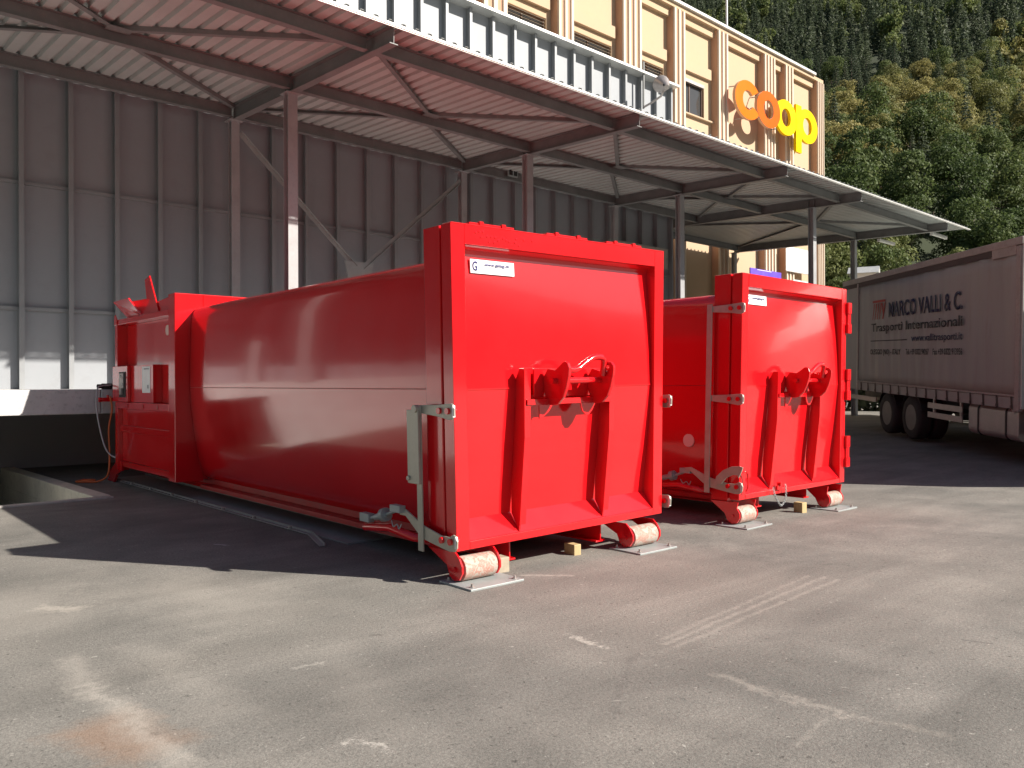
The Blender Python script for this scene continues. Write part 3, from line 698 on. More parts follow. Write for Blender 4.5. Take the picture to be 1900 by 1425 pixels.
    # press end
    d = B().box((0, 5.84, z0-.02), (.36, 6.08, z1-.02)).box((2.04, 5.84, z0-.02), (2.4, 6.08, z1-.02)).box((.361, 5.84, 2.38), (2.039, 6.08, z1-.021)).box((.361, 5.84, z0), (2.039, 6.08, .4))
    d.build('press_frame', 'red', root, .008)
    q = B()
    q.box((.14, 6.081, 1.22), (2.26, 8.3, 2.36)); q.box((.07, 6.081, .34), (2.33, 8.3, 1.12)); q.box((.0, 6.081, 1.121), (2.4, 8.3, 1.219))
    q.build('press_housing', 'red', root, .006)
    q = B().box((.0, 6.081, 2.361), (2.4, 8.38, 2.44)).box((.0, 8.301, .2), (.16, 8.42, 2.36)).box((2.24, 8.301, .2), (2.4, 8.42, 2.36)).box((0.04, 6.09, .26), (.069, 8.3, .34)).box((.04, 6.1, .78), (.069, 8.3, .87))
    q.prism([(8.42, 2.36), (8.42, 2.5), (8.36, 2.52), (8.28, 2.44), (8.28, 2.361)], 'x', -.012, -.001)
    q.prism([(8.2, .34), (8.42, .34), (8.75, .18), (8.9, .0), (8.6, .0), (8.45, .12), (8.2, .2)], 'x', .02, .06)
    q.build('press_frame', 'red', root, .005)
    for yy in (6.5, 7.1, 7.8): 
        B().cyl((-.006, yy, 1.17), (-.001, yy, 1.17), .03, 12).build('bolt', 'red_dark', root)
    B().cyl((.133, 6.52, 2.2), (.139, 6.52, 2.2), .07, 24).build('opal_disc', 'disc', root)
    # hopper
    q = B(); q.prism([(6.75, 2.442), (7.2, 2.442), (7.35, 2.95), (7.15, 2.99)], 'x', .1, .118)
    q.prism([(7.2, 2.442), (8.1, 2.442), (8.45, 2.62), (8.3, 2.70), (7.25, 2.68)], 'x', .1, .118)
    q.add([(.0, 8.5, 2.72), (.1, 8.1, 2.45), (.1, 7.5, 2.45), (-.05, 7.6, 2.70), (.02, 8.5, 2.73), (.12, 8.1, 2.46), (.12, 7.5, 2.46), (-.03, 7.6, 2.71)], [(0,1,2,3),(7,6,5,4),(0,4,5,1),(1,5,6,2),(2,6,7,3),(3,7,4,0)])
    q.add([(.1, 8.1, 2.45), (2.3, 8.1, 2.45), (2.4, 8.5, 2.72), (0, 8.5, 2.72), (.1, 8.12, 2.45), (2.3, 8.12, 2.45), (2.4, 8.52, 2.72), (0, 8.52, 2.72)], [(0,1,2,3),(7,6,5,4),(0,4,5,1),(1,5,6,2),(2,6,7,3),(3,7,4,0)])
    q.add([(.12, 6.09, 2.66), (2.3, 6.09, 2.66), (2.3, 6.95, 2.60), (.12, 6.95, 2.60), (.12, 6.09, 2.442), (2.3, 6.09, 2.442), (2.3, 6.95, 2.442), (.12, 6.95, 2.442)], [(0,1,2,3),(0,4,5,1),(1,5,6,2),(2,6,7,3),(3,7,4,0),(7,6,5,4)])
    q.build('hopper', 'red', root, .003)
    if A:
        cb = B().box((-.03, 7.72, 1.225), (.139, 8.44, 1.745)).build('control_box', 'red', root, .006)
        B().box((-.036, 7.78, 1.29), (-.0305, 8.10, 1.66)).build('switch_panel', 'chassis', cb)
        q = B().box((-.055, 7.84, 1.42), (-.037, 8.04, 1.64)).box((-.07, 7.9, 1.33), (-.037, 7.97, 1.42)); q.build('switch_gear', 'alu', cb, .004)
        for by, bz in ((7.87, 1.58), (7.87, 1.48), (7.96, 1.6)): B().cyl((-.07, by, bz), (-.056, by, bz), .016, 10).build('button', 'white', cb)
        leaf = B().box((.02, 6.75, 1.225), (.139, 7.70, 1.745)).build('cabinet_door', 'red', cb, .003)
        q = B().box((.016, 6.86, 1.36), (.0195, 7.20, 1.72)).build('document', 'sticker', leaf)
        B().box((.0145, 6.9, 1.68), (.0155, 7.12, 1.70)).build('print', 'grey_ink', q); B().box((.0145, 6.92, 1.42), (.0155, 6.98, 1.47)).build('print', 'grey_ink', q)
    return root
CA = press_container('waste_container', (3.785, 4.683, 0), -2.0, 'A', 'near red waste container with two galvanised levers and a guard plate at its left')
CB = press_container('waste_container', (7.772, 4.76, 0), -.53, 'B', 'far red waste container with big door hinges and a dangling chain')
# top hinges of A
def toW(o, p):
    a = R(-2.0 if o == 'A' else -.53); b = (3.785, 4.683) if o == 'A' else (7.772, 4.76)
    return (b[0]+p[0]*math.cos(a)-p[1]*math.sin(a), b[1]+p[0]*math.sin(a)+p[1]*math.cos(a), p[2])
wa = lambda p: (p[0], p[1], p[2]+.015*(p[0]-1.2))
for a, b in ((.16, .6), (.95, 1.42), (1.66, 2.12)):
    q = MB(wa).box((a, .01, 2.655), (b, .2, 2.678)).box((a+.09, .0, 2.66), (a+.13, .03, 2.69)).box((b-.13, .0, 2.66), (b-.09, .03, 2.69))
    q.build('top_hinge', 'red', CA, .003)

q = MB(wa)
for x, z in WELD: q.cyl((x, -.0, z), (x, -.006, z), .013, 8, .006)
q.build('raised_weld_dots', 'red', CA)
# ground plates with bolts
def plate(o, x, y, w_, d_, lab):
    p = toW(o, (x, y, 0)); z = gh(p[0]+.1, p[1]); a = R(-2.0 if o == 'A' else -.53)
    e = empty('ground_plate', (p[0], p[1], z), a); tag(e, lab, 'plate', 'ground plates under the rollers')
    MB().box((0, 0, -.03 if o == 'B' else -.005), (w_, d_, .014)).build('steel_plate', 'galv', e, .003)
    for bx, by in ((.05, .05), (w_-.05, .05), (.05, d_-.05), (w_-.05, d_-.05)):
        MB().cyl((bx, by, .0145), (bx, by, .02), .02, 10).cyl((bx, by, .02), (bx, by, .04), .01, 6).build('bolt', 'alu', e)
plate('A', -.05, -.26, .50, .38, 'light steel ground plate under the near container left roller')
plate('A', 1.78, -.25, .50, .36, 'light steel ground plate under the near container right roller')
plate('B', -.2, -.19, .50, .38, 'light steel ground plate under the far container left roller')
plate('B', 1.8, -.19, .50, .36, 'light steel ground plate under the far container right roller')
def block(o, x, y, w_, d_, h_, mt, lab):
    p = toW(o, (x, y, 0)); z = gh(p[0], p[1])
    q = MB().box((0, 0, -.01), (w_, d_, h_)).build('wood_block', mt, None, .006, loc=(p[0], p[1], z)); q.rotation_euler = (0, 0, R(-8)); tag(q, lab, 'wood block', 'wooden blocks under the skids')
block('A', .455, .05, .11, .12, .115, 'wood_old', 'pale wooden block behind the near container left roller')
block('A', 1.36, .12, .075, .14, .09, 'wood', 'wooden block under the middle of the near container')
block('B', .24, .1, .09, .12, .12, 'wood_old', 'wooden block partly hidden behind the far container left roller')
block('B', 1.33, .02, .09, .12, .12, 'wood', 'yellow wooden block under the middle of the far container')

# guide rails on the asphalt
gr = empty('guide_rail', (4.2, 13.9, 0)); tag(gr, 'low bolted steel guide rail along the left side of the near container', 'guide rail')
gfun = lambda p: (p[0]-4.2, p[1]-13.9, p[2])
q = MB(gfun); q.bar((4.21, 13.9, .01), (4.02, 7.19, .01), .05, .008).bar((4.235, 13.9, .02), (4.045, 7.19, .02), .008, .028); q.bar((4.02, 7.19, .01), (3.80, 6.58, .01), .05, .008).bar((4.045, 7.18, .02), (3.825, 6.58, .02), .008, .028)
q.build('outer_angle', 'rail', gr)
q = MB(gfun); q.bar((4.52, 13.8, .008), (4.26, 6.5, .008), .48, .014); q.build('base_plate', 'rail', gr)
q = MB(gfun); q.bar((4.76, 13.8, .03), (4.50, 6.45, .03), .02, .03); q.build('inner_bar', 'rail', gr)
for k in range(8):
    t_ = (k+.6)/8; MB(gfun).cyl((4.17-.19*t_, 13.9-6.7*t_, .026), (4.17-.19*t_, 13.9-6.7*t_, .05), .022, 8).build('bolt', 'alu', gr)

# cables, hose, socket, rag
pc = toW('A', (-.06, 7.93, 1.36))
cab = MB().tube(bezier([(4.12, 13.42, 1.47), (3.98, 13.38, 1.46), (3.9, 13.34, 1.40), (3.88, 13.3, 1.1), (3.93, 13.25, .72), (4.0, 13.2, .47), (4.12, 13.1, .37), (4.25, 12.95, .38), (4.33, 12.85, .47), (4.32, 12.8, .6), (4.2, 12.78, .75), (4.17, 12.7, .9), (4.22, 12.6, 1.1), (pc[0], pc[1], 1.38)], 6), .011, 8).build('power_cable', 'cable'); tag(cab, 'grey cable looping from the dock edge to the control box', 'cable')
hs = MB().tube(bezier([(4.07, 13.30, 1.3), (4.09, 13.28, 1.1), (4.04, 13.27, .8), (4.03, 13.2, .4), (4.0, 13.2, .12), (3.9, 13.3, .025), (3.75, 13.4, .022), (3.65, 13.5, .022), (3.72, 13.62, .022), (3.85, 13.66, .022), (3.93, 13.58, .022), (3.86, 13.46, .022), (3.74, 13.5, .03), (3.78, 13.6, .04)], 6), .014, 8).build('hose', 'hose'); tag(hs, 'orange hose hanging down to a small coil on the ground', 'hose')
sk = MB().box((0, 0, 0), (.34, .16, .09)).cyl((.02, .08, .045), (-.08, .06, .045), .035, 12).cyl((.1, .0, .05), (.1, -.03, .05), .04, 12).cyl((.24, .0, .05), (.24, -.03, .05), .04, 12).build('socket_box', 'chassis', None, .008, loc=(4.05, 13.5, 1.406)); tag(sk, 'black cable socket box on the dock edge beside the near container', 'socket box')
rc = toW('A', (-.08, 8.46, 1.1)); 
tag(MB().box((0, 0, 0), (.16, .06, .06)).cyl((.0, .03, .03), (-.05, .03, .03), .035, 10).cyl((.08, .03, .06), (.08, .03, .1), .02, 8).build('valve', 'red', None, .006, loc=(3.97, 13.32, 1.22)), 'small red valve below the dock edge where the orange hose starts', 'valve')

# ---------------------------------------------------------------- truck
sl_ = .038
ex = Vector((-math.cos(R(43.2)), -math.sin(R(43.2)), -sl_)).normalized(); ey = Vector((math.sin(R(43.2)), -math.cos(R(43.2)), 0)); ez = ex.cross(ey).normalized()
tm = Matrix(((ex.x, ey.x, ez.x, 16.05), (ex.y, ey.y, ez.y, 4.43), (ex.z, ey.z, ez.z, 0), (0, 0, 0, 1)))
tk = empty('curtain_truck', mat=tm); tag(tk, 'curtain-sided lorry with a dusty grey lettered tarpaulin parked beyond the containers', 'lorry')
T = MB; L = 9.1
T().box((-L+.02, .03, 1.22), (-.02, 2.52, 3.9)).build('cargo_box', 'tarp', tk)
# curtain: gently wavy sheet
q = T(); nx_, nz_ = 150, 10; vs = []
rnd = random.Random(4)
xs_ = [-7.86+7.72*i/nx_ for i in range(nx_+1)]
for i in range(nx_+1):
    for j in range(nz_+1):
        z = 1.18+2.52*j/nz_; x = xs_[i]
        wv = .012*math.sin(x*5.3+.6*math.sin(z*1.3))+.009*math.sin(x*13.1+z*.9)
        vs.append((x, .0+wv*(.4+.6*(1-abs(j/nz_-.5)*1.4)), z))
q.add(vs, [(i*(nz_+1)+j, (i+1)*(nz_+1)+j, (i+1)*(nz_+1)+j+1, i*(nz_+1)+j+1) for i in range(nx_) for j in range(nz_)], 0, True)
cur = q.build('curtain', 'tarp', tk)
o = cur.modifiers.new('thick', 'SOLIDIFY'); o.thickness = .006; o.offset = 1
T().box((-7.86, -.022, 1.20), (-.14, -.016, 1.235)).build('hem', 'tarp_rail', cur)
for k in range(16):
    x = -7.6+k*.49; T().bar((x, -.024, 1.20), (x+.03, -.028, .98), .05, .004, up=(0, 1, 0)).box((x-.01, -.036, 1.0), (x+.05, -.027, 1.05)).build('buckle_strap', 'tarp_dark', cur)
T().prism([(-7.86, 1.18), (-.14, 1.18), (-.14, .90), (-.3, .99), (-7.86, .99)], 'y', -.012, -.002).build('skirt', 'tarp', tk)
T().box((-L, -.01, 1.0), (-7.95, .029, 3.78)).build('rear_panel', 'tarp', tk)
T().box((-7.95, -.025, .98), (-7.87, .02, 3.8)).build('rear_post', 'alu', tk)
T().box((-.14, -.03, .95), (.0, .05, 3.8)).build('front_post', 'tarp_rail', tk, .01)
T().box((0.001, -.0, 1.0), (.04, 2.55, 3.86)).build('bulkhead', 'body_grey', tk)
q = T().box((-L, -.03, 3.82), (.04, .05, 3.95)); q.build('roof_rail', 'tarp_rail', tk, .01)
T().box((-L, -.015, 3.705), (-1.0, .0, 3.818)).build('dark_strip', 'tarp_dark', tk)
T().box((-.98, -.02, 3.66), (-.16, .0, 3.86)).build('corner_patch', 'tarp_rail', tk)
T().box((-L, .05, 3.901), (.04, 2.5, 3.95)).build('roof', 'tarp', tk)
T().box((-L-.05, .0, 1.0), (-L-.001, 2.55, 3.9)).build('rear_door', 'body_grey', tk)
# lettering, real height in metres
def lt(s, x0, x1, z, h, mt, bold=.0, lean=0): text('lettering', s, h, mt, cur, x1-x0, bold, .0015, (x0, -.028, z), lean=lean)
# the text baseline climbs with the lorry already, so z here is in the lorry's own frame
lt('MARCO VALLI & C.', -5.78, -2.05, 2.83, .50, 'navy_ink', .016)
lt('Trasporti Internazionali', -6.88, -2.05, 2.50, .29, 'black_ink', .008)
lt('www.vallitrasporti.it', -4.45, -2.05, 2.23, .21, 'navy_ink', .01)
lt('OLEGGIO (NO) - ITALY', -6.95, -5.05, 1.93, .18, 'black_ink', .008)
lt('Tel. +39 0322 94267', -4.75, -3.55, 1.93, .18, 'black_ink', .008)
lt('Fax +39 0322 913956', -3.35, -2.05, 1.93, .18, 'black_ink', .008)
T().box((-6.92, -.031, 2.255), (-4.68, -.027, 2.275)).build('printed_line', 'black_ink', cur)
q = T().box((-6.80, -.031, 3.215), (-5.98, -.027, 3.27))
for k in range(4): 
    x = -6.72+k*.15; q.prism([(x, 3.19), (x+.055, 3.19), (x+.03-.02, 3.0), (x-.06, 2.80), (x-.09, 2.80), (x-.03, 3.0)], 'y', -.031, -.027)
q.prism([(-6.22, 3.19), (-6.16, 3.19), (-6.10, 3.0), (-6.02, 3.19), (-5.97, 3.19), (-6.10, 2.80), (-6.17, 2.80), (-6.13, 2.9)], 'y', -.031, -.027)
q.build('emblem', 'red_ink', cur)
# chassis, wheels, guards, tank
T().box((-L+.2, .55, .78), (1.6, .67, 1.0)).box((-L+.2, 1.88, .78), (1.6, 2.0, 1.0)).box((-L+.1, .1, 1.001), (-.05, 2.45, 1.12)).box((-7.2, .67, .6), (-4.4, 1.88, .78)).build('chassis', 'chassis', tk)
def wheel(x, y, r=.5, w_=.3, side=-1):
    t_ = T()
    y0_, y1_ = y, y+w_
    n = 36; pr = [(r*.58, 0), (r*.62, -.005), (r*.9, -.005), (r*.98, .03), (r, .06), (r, w_-.06), (r*.98, w_-.03), (r*.9, w_+.005), (r*.58, w_)]
    vs = []; 
    for k in range(n):
        a = 2*math.pi*k/n
        for rr, dy in pr: vs.append((x+rr*math.cos(a), y+dy, r+rr*math.sin(a)))
    m_ = len(pr); t_.add(vs, [(k*m_+j, ((k+1) % n)*m_+j, ((k+1) % n)*m_+j+1, k*m_+j+1) for k in range(n) for j in range(m_-1)], 0, True)
    wh = t_.build('wheel', 'black', tk)
    q = T(); ys_ = y if side < 0 else y+w_; s = 1 if side < 0 else -1
    q.cyl((x, ys_+.002*s, r), (x, ys_+.10*s, r), r*.585, 28, r*.40).cyl((x, ys_+.10*s, r), (x, ys_+.12*s, r), r*.40, 24).cyl((x, ys_+.0*s, r), (x, ys_+.1*s, r), r*.2, 16)
    for k in range(10):
        a = 2*math.pi*k/10; q.cyl((x+.16*math.cos(a), ys_+.06*s, r+.16*math.sin(a)), (x+.16*math.cos(a), ys_+.11*s, r+.16*math.sin(a)), .016, 6)
    q.build('rim', 'rim', wh)
for x in (-6.0, -4.6):
    wheel(x, .04); wheel(x, 2.2, side=1); wheel(x, .38, side=1)
wheel(1.0, .05); wheel(1.0, 2.2, side=1)
for x in (-6.0, -4.6):
    q = T(); n = 10
    for k in range(n):
        a0, a1 = R(20+140*k/n), R(20+140*(k+1)/n); q.bar((x+.58*math.cos(a0), .35, .5+.58*math.sin(a0)), (x+.58*math.cos(a1), .35, .5+.58*math.sin(a1)), .6, .012, up=(0, 0, 1) if abs(math.cos((a0+a1)/2)) < .9 else (1, 0, 0))
    q.build('mudguard', 'chassis', tk)
T().box((-3.7, .03, .78), (-2.15, .055, .90)).box((-3.7, .03, .58), (-2.15, .055, .70)).box((-3.5, .056, .58), (-3.44, .1, 1.0)).box((-2.3, .056, .58), (-2.24, .1, 1.0)).build('side_guard', 'alu', tk, .004)
T().box((-8.6, .05, .72), (-6.75, .08, .84)).build('side_guard', 'alu', tk, .004)
q = T(); rp_ = []
for (cy_, cz_, a0) in ((.62, .52, 270), (.62, .88, 0), (.2, .88, 90), (.2, .52, 180)):
    for k in range(6):
        a = R(a0+90*k/5); rp_.append((cy_+.12*math.cos(a), cz_+.12*math.sin(a)))
q.prism(rp_, 'x', -1.98, -.2); tank = q.build('fuel_tank', 'alu', tk, .012)
for x in (-1.62, -.62): T().prism([(p[0]+(p[0]-.41)*.03, p[1]+(p[1]-.7)*.03) for p in rp_], 'x', x, x+.05).build('tank_strap', 'chassis', tank)
# cab, mostly beyond the right edge of the photograph
q = T().prism([(.35, .55), (2.55, .45), (2.65, 1.4), (2.45, 2.9), (2.0, 3.75), (.35, 3.85)], 'y', .05, 2.5)
cabn = q.build('cab', 'body_grey', tk, .08)
T().prism([(1.3, 1.75), (2.35, 1.75), (2.2, 2.6), (1.3, 2.6)], 'y', .035, .049).build('side_window', 'glass', cabn)
T().box((.8, .02, .25), (2.5, .3, .5)).build('step', 'chassis', cabn, .02)
T().box((.1, .3, .5), (.34, 2.3, 2.2)).build('air_stack', 'chassis', cabn, .02)

tk2 = tk; main_tk = tk
tm2 = tm @ Matrix.Translation((-.5, 3.5, 0)); tk = empty('shade_lorry', mat=tm2); tag(tk, 'second grey box lorry added almost unseen behind the lettered lorry to shade the ground under it', 'lorry')  # added lorry, nearly unseen, keeps sun off the ground under the first
T().box((-16.4, 0, 1.15), (0, 2.5, 3.8)).build('cargo_box', 'body_grey', tk, .03)
T().box((-13.0, .5, .8), (1.5, .65, 1.14)).box((-13.0, 1.85, .8), (1.5, 2.0, 1.14)).build('chassis', 'chassis', tk)
T().prism([(.35, .5), (2.5, .45), (2.6, 1.4), (2.4, 2.9), (2.0, 3.7), (.35, 3.8)], 'y', .05, 2.45).build('cab', 'body_grey', tk, .08)
T().box((-16, -.02, .25), (-1.5, .04, 1.149)).box((-8.5, 2.46, .45), (-1.5, 2.5, 1.1)).build('side_skirt', 'chassis', tk)  # long dark skirt added to darken the gap below the lettered lorry
for x in (-12.0, -10.7, -9.4, -.6, 1.3):
    wheel(x, .05); wheel(x, 2.18, side=1)

# ---------------------------------------------------------------- hillside terrain
rnd = random.Random(7)
def vnoise(x, y, s):
    x /= s; y /= s
    return math.sin(x*1.3+.7*math.sin(y*.9))*math.cos(y*1.1+.5*math.sin(x*1.7))
def hz(x, y):
    r = math.hypot(x, y); a = math.atan2(y, x)
    b = 62+14*math.sin(a*5+1)+6*math.sin(a*13)
    d = max(0, r-b)
    h = .50*d + .00008*d*d
    return -1.2+h + (7*vnoise(x, y, 60)+2.5*vnoise(x, y, 22))*min(1, d/60)
def leafmat(name, c0, c1, c2):
    m, t, b = newmat(name)
    oi = N(t, 'ShaderNodeObjectInfo'); v = objvec(t, kind='Object')
    ge_ = N(t, 'ShaderNodeNewGeometry')
    n1 = noise(t, .25, 3, .6, ge_.outputs['Position']); 
    f = math_(t, 'ADD', math_(t, 'MULTIPLY', oi.outputs['Random'], .45), math_(t, 'MULTIPLY', n1, .75))
    n2 = noise(t, 1.6, 2, .6, ge_.outputs['Position'])
    f = math_(t, 'ADD', f, math_(t, 'MULTIPLY', math_(t, 'SUBTRACT', n2, .5), .7), clamp=True)
    c = ramp(t, f, [(.25, c0), (.55, c1), (.85, c2)])
    t.links.new(c, b.inputs['Base Color']); b.inputs['Roughness'].default_value = .65
    b.inputs['Specular IOR Level'].default_value = .25
    tr_ = N(t, 'ShaderNodeBsdfTranslucent'); t.links.new(c, tr_.inputs[0])
    mx = N(t, 'ShaderNodeMixShader'); mx.inputs[0].default_value = .38
    out = t.nodes['Material Output']; t.links.new(b.outputs[0], mx.inputs[1]); t.links.new(tr_.outputs[0], mx.inputs[2]); t.links.new(mx.outputs[0], out.inputs[0])
    return m
M['leaf'] = leafmat('broad_leaves', (.055, .085, .028), (.10, .138, .046), (.19, .21, .075))
M['leaf_y'] = leafmat('yellowing_leaves', (.12, .135, .045), (.20, .20, .07), (.33, .29, .11))
M['needle'] = leafmat('conifer_needles', (.032, .048, .030), (.060, .082, .048), (.10, .12, .068))
M['bark'] = simple('bark', (.13, .10, .075), .9, 0, .3, 6)
def forest_floor():
    m, t, b = newmat('forest_floor'); v = objvec(t)
    c = ramp(t, noise(t, .05, 6, .7, v), [(.3, (.018, .028, .012)), (.7, (.05, .06, .025))])
    t.links.new(c, b.inputs['Base Color']); b.inputs['Roughness'].default_value = 1; return m
M['floor'] = forest_floor()
# the wooded hill as one polar sheet, and lower hills all round the valley
def polar(a0, a1, na, rs, fn, name, mt):
    q = MB(); 
    for i in range(na+1):
        a = R(a0+(a1-a0)*i/na)
        for r in rs: x, y = r*math.cos(a), r*math.sin(a); q.v.append((x, y, fn(x, y)))
    n = len(rs)
    for i in range(na):
        for j in range(n-1): q.f.append((i*n+j, (i+1)*n+j, (i+1)*n+j+1, i*n+j+1)); q.m.append(0); q.sm.append(True)
    return struct(q.build(name, mt))
polar(-22, 95, 90, [45+i*14 for i in range(60)], hz, 'hill', 'floor')
def far(x, y):
    r = math.hypot(x, y); a = math.atan2(y, x)
    return -6+max(0, r-420)*.42*(1+.25*math.sin(a*4)+.12*math.sin(a*11))
polar(95.5, 337.5, 90, [400, 480, 560, 640, 720, 800, 900, 1000], far, 'hills', 'floor')

def tmpl_quads(pts, nrm, size, rg):
    """random leaf-clump quads at pts, loosely facing nrm"""
    n = len(pts); nr = nrm + rg.normal(0, .55, (n, 3)); nr /= np.linalg.norm(nr, axis=1)[:, None]
    a = np.cross(nr, rg.normal(0, 1, (n, 3))); a /= np.linalg.norm(a, axis=1)[:, None]; b = np.cross(nr, a)
    s = (size*rg.uniform(.6, 1.4, n))[:, None]; e = rg.uniform(.55, 1, n)[:, None]
    k = rg.uniform(.5, 1.0, (4, n, 1))
    v = np.stack([pts-a*s*k[0], pts-b*s*e*k[1], pts+a*s*k[2], pts+b*s*e*k[3]], 1)
    return v.reshape(-1, 3)
def trunk_mb(h, r, limbs, rg):
    q = MB(); pts = [(0, 0, -.8)]; x = y = 0
    for k in range(1, 5): x += rg.normal(0, .04*h/6); y += rg.normal(0, .04*h/6); pts.append((x, y, h*k/4))
    for k in range(4): q.cyl(pts[k], pts[k+1], r*(1-.2*k), 7, r*(1-.2*(k+1)), cap=False)
    for k in range(limbs):
        i = rg.integers(2, 4); p = Vector(pts[i]); a = rg.uniform(0, 6.28); l = h*rg.uniform(.25, .45)
        q.cyl(p, p+Vector((math.cos(a)*l*.8, math.sin(a)*l*.8, l*.7)), r*.4, 5, r*.12, cap=False)
    return q
def broad_pts(n, seed, H=12, W=4.6):
    rg = np.random.default_rng(seed); nl = 16; cs = []
    for k in range(nl):
        zz = rg.uniform(.32, .92); rad = W*(1-((zz-.55)/.55)**2)**.5*.62; a = rg.uniform(0, 2*math.pi); rr = rad*rg.uniform(.25, 1)
        cs.append((rr*math.cos(a), rr*math.sin(a), zz*H, rg.uniform(.26, .45)*W))
    cs.append((0, 0, .62*H, W*.55)); cs.append((0, 0, .9*H, W*.3)); cs = np.array(cs)
    idx = rg.choice(len(cs), n, p=cs[:, 3]**2/np.sum(cs[:, 3]**2)); d = rg.normal(0, 1, (n, 3)); d /= np.linalg.norm(d, axis=1)[:, None]
    d[:, 2] = np.where(d[:, 2] < -.4, -d[:, 2], d[:, 2])
    rr = cs[idx, 3]*rg.uniform(.72, 1.08, n)
    p = cs[idx, :3]+d*rr[:, None]*np.array([1, 1, .85])
    return p, d, rg
def conif_pts(n, seed, H=15, W=2.7):
    rg = np.random.default_rng(seed); t_ = 1-np.sqrt(rg.uniform(0, 1, n)); z = .12+.88*t_
    nb = 26; lay = np.floor(z*nb)/nb; rad = W*(1-z)**.85*(.45+.55*rg.uniform(0, 1, n)**.5)
    a = rg.uniform(0, 2*math.pi, n); jag = 1+.28*np.sin(a*5+lay*37)+.15*np.sin(a*9+lay*91); rad = rad*jag
    p = np.stack([rad*np.cos(a), rad*np.sin(a), (lay-.02*rad)*H+rg.normal(0, .06, n)], 1)
    d = np.stack([np.cos(a)*.7, np.sin(a)*.7, np.full(n, .6)], 1)
    return p, d, rg
def quads_mesh(name, v, mt):
    n = len(v)//4; me = bpy.data.meshes.new(name); me.vertices.add(n*4); me.vertices.foreach_set('co', v.ravel().astype(np.float32))
    me.loops.add(n*4); me.loops.foreach_set('vertex_index', np.arange(n*4, dtype=np.int32)); me.polygons.add(n); me.polygons.foreach_set('loop_start', np.arange(0, n*4, 4, dtype=np.int32))
    me.materials.append(M[mt]); me.update(calc_edges=True); me.validate(); return me
# detailed templates: (crown mesh, trunk mesh, kind)
TP = []
for i, (mt, kd) in enumerate((('leaf', 'broad'), ('leaf', 'broad'), ('leaf', 'broad'), ('leaf_y', 'yellow'), ('leaf_y', 'yellow'))):
    p, d, rg = broad_pts(5200, 20+i, 12+1.2*(i % 3), 4.4+.5*(i % 2)); TP.append((quads_mesh('crown', tmpl_quads(p, d, .215, rg), mt), trunk_mb(7.5, .28, 6, rg), kd))
for i in range(3):
    p, d, rg = conif_pts(4200, 40+i, 15+i, 2.6+.3*i); TP.append((quads_mesh('crown', tmpl_quads(p, d, .19, rg), 'needle'), trunk_mb(12, .2, 0, rg), 'conifer'))
TRK = []
for c, tmb, kd in TP:
    o = tmb.build('trunk', 'bark'); TRK.append(o.data); bpy.data.objects.remove(o)
LB = {'broad': ('leafy green tree in the wood on the hillside', 'broadleaf_tree', 'green broadleaf trees of the hillside wood'),
      'yellow': ('yellowing tree in the wood on the hillside', 'broadleaf_tree', 'yellowing trees of the hillside wood'),
      'conifer': ('dark conifer in the wood on the hillside', 'conifer_tree', 'dark conifers of the hillside wood')}
def tree(k, x, y, z, s, rz, label=None, cat='tree', group=None):
    c, _, kd = TP[k]; lb, nm, gp = LB[kd]
    r = empty(nm, (x, y, z), rz); r.scale = (s, s, s*rnd.uniform(.9, 1.12)); tag(r, label or lb, cat, group if label else gp)
    for n, me in (('trunk', TRK[k]), ('crown', c)):
        o = bpy.data.objects.new(n, me); COL.objects.link(o); o.parent = r
# trees one can pick out behind the lorry
def at(u, d): q = F+RR*((u-950)/1530); q = Vector((q.x, q.y)); q = q*d; return q.x, q.y
for k, u, d, s, lab in ((3, 1655, 52, .62, 'round yellow-green tree just above the lorry roof left half'), (5, 1742, 56, .50, 'small dark conifer above the middle of the lorry roof'),
                        (0, 1555, 60, .58, 'green bushy tree seen beside the last canopy column'), (1, 1590, 74, .75, 'dark leafy tree behind the far corner of the canopy')):
    x, y = at(u, d); tree(k, x, y, max(-.5, hz(x, y)), s, rnd.uniform(0, 6), lab)
# the wood
cand = []
r = 70.0
while r < 700:
    st = 4.1+.0042*r; na = int(R(46)*r/st)
    for i in range(na):
        a = R(-2)+R(46)*(i+rnd.uniform(-.4, .4))/na; rr = r+rnd.uniform(-.45, .45)*st
        cand.append((rr, a))
    r += st*1.02
def kindof(r_, a, x, y):
    el = (hz(x, y)-1.45)/r_; n_ = vnoise(x, y, 38)+.5*vnoise(x, y, 14); u = math.degrees(a)
    if el > .345-.006*(u-15)+.02*n_: return 'conifer' if rnd.random() < .86 else 'broad'
    if el > .21+.03*n_: return 'yellow' if rnd.random() < (.6 if u < 28 else .15) else ('conifer' if rnd.random() < .4 else 'broad')
    return 'broad' if rnd.random() < .88 else ('yellow' if rnd.random() < .5 else 'conifer')
IDX = {'broad': [0, 1, 2], 'yellow': [3, 4], 'conifer': [5, 6, 7]}
seen = [c for c in cand if 13.5 < math.degrees(c[1]) < 35.2]; seen.sort(); near = seen[:296]; ns = set(near)
for rr, a in near:
    x, y = rr*math.cos(a), rr*math.sin(a); kd = kindof(rr, a, x, y)
    tree(rnd.choice(IDX[kd]), x, y, hz(x, y)-.3, rnd.uniform(.5, .82), rnd.uniform(0, 6.28))
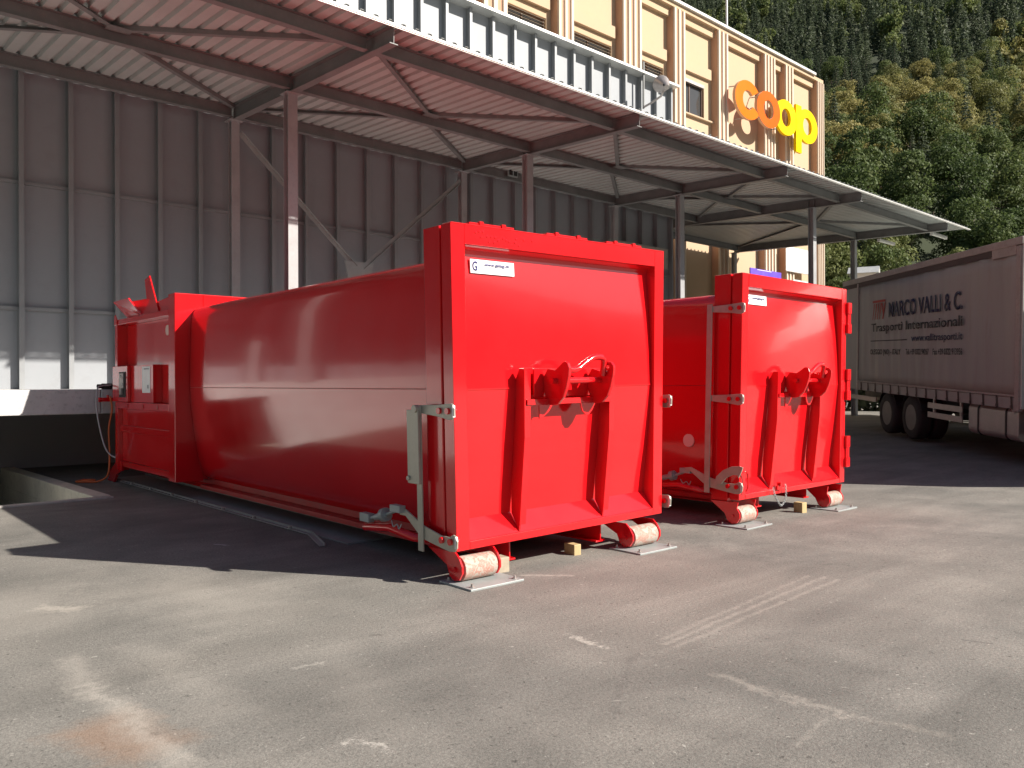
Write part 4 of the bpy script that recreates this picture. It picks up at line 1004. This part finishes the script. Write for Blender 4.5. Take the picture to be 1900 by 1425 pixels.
# everything farther: one mass, from lighter crowns, merged
LOW = {}
for kd, fn, n, sz in (('broad', broad_pts, 620, .62), ('yellow', broad_pts, 620, .62), ('conifer', conif_pts, 520, .5)):
    LOW[kd] = []
    for s in range(3):
        p, d, rg = fn(n, 60+s+len(kd)) if fn is conif_pts else fn(n, 60+s+len(kd)); LOW[kd].append(tmpl_quads(p, d, sz, rg))
acc = {'broad': [], 'yellow': [], 'conifer': []}
for c in cand:
    if c in ns: continue
    rr, a = c; x, y = rr*math.cos(a), rr*math.sin(a); kd = kindof(rr, a, x, y); v = rnd.choice(LOW[kd]); s = rnd.uniform(.5, .85); th = rnd.uniform(0, 6.28)
    ca, sa = math.cos(th), math.sin(th); w_ = np.empty_like(v); w_[:, 0] = (v[:, 0]*ca-v[:, 1]*sa)*s+x; w_[:, 1] = (v[:, 0]*sa+v[:, 1]*ca)*s+y; w_[:, 2] = v[:, 2]*s*rnd.uniform(.9, 1.15)+hz(x, y)-.3
    acc[kd].append(w_)
allv = np.concatenate([np.concatenate(acc[k]) for k in ('broad', 'yellow', 'conifer')]); cnt = [sum(len(a) for a in acc[k])//4 for k in ('broad', 'yellow', 'conifer')]
me = quads_mesh('distant_wood', allv, 'leaf'); me.materials.append(M['leaf_y']); me.materials.append(M['needle'])
me.polygons.foreach_set('material_index', np.repeat([0, 1, 2], cnt).astype(np.int32))
fo = bpy.data.objects.new('distant_wood', me); COL.objects.link(fo); tag(fo, 'mixed wood covering the upper mountainside', 'wood', kind='stuff')

# dark hedge added beyond the lorry to cover sunlit ground
rg = np.random.default_rng(5); n_ = 9000; h0, h1 = Vector(at(1440, 37)), Vector(at(2000, 33)); hd = (h1-h0); hp = Vector((-hd.y, hd.x)).normalized()
tt = rg.uniform(0, 1, n_); ww = rg.uniform(-.6, .6, n_); zz_ = rg.uniform(0, 1, n_)**.8*(2.5+.25*np.sin(tt*31)+.15*np.sin(tt*77)) 
P_ = np.stack([h0.x+hd.x*tt+hp.x*ww, h0.y+hd.y*tt+hp.y*ww, zz_+.1], 1); D_ = np.stack([hp.x*ww*2, hp.y*ww*2, .4+0*ww], 1)
ho = bpy.data.objects.new('hedge', quads_mesh('hedge', tmpl_quads(P_, D_, .17, rg), 'needle')); COL.objects.link(ho); tag(ho, 'long dark hedge added behind the lorries to cover sunlit ground', 'hedge')
# small pale house among the trees behind the lorry
hx, hy = at(1604, 52); hs_ = empty('small_house', (hx, hy, 0), R(20)); tag(hs_, 'small pale house half hidden behind the lorry roof', 'house')
MB().box((-.9, -.7, 0), (.9, .7, 8.3)).build('wall', 'white', hs_)
MB().prism([(-1.1, 8.3), (0, 8.8), (1.1, 8.3)], 'y', -.9, .9).build('roof', 'gutter', hs_)
for x in (-.4, .4): MB().box((x-.25, -.72, 7.5), (x+.25, -.701, 8.1)).build('window', 'glass', hs_)
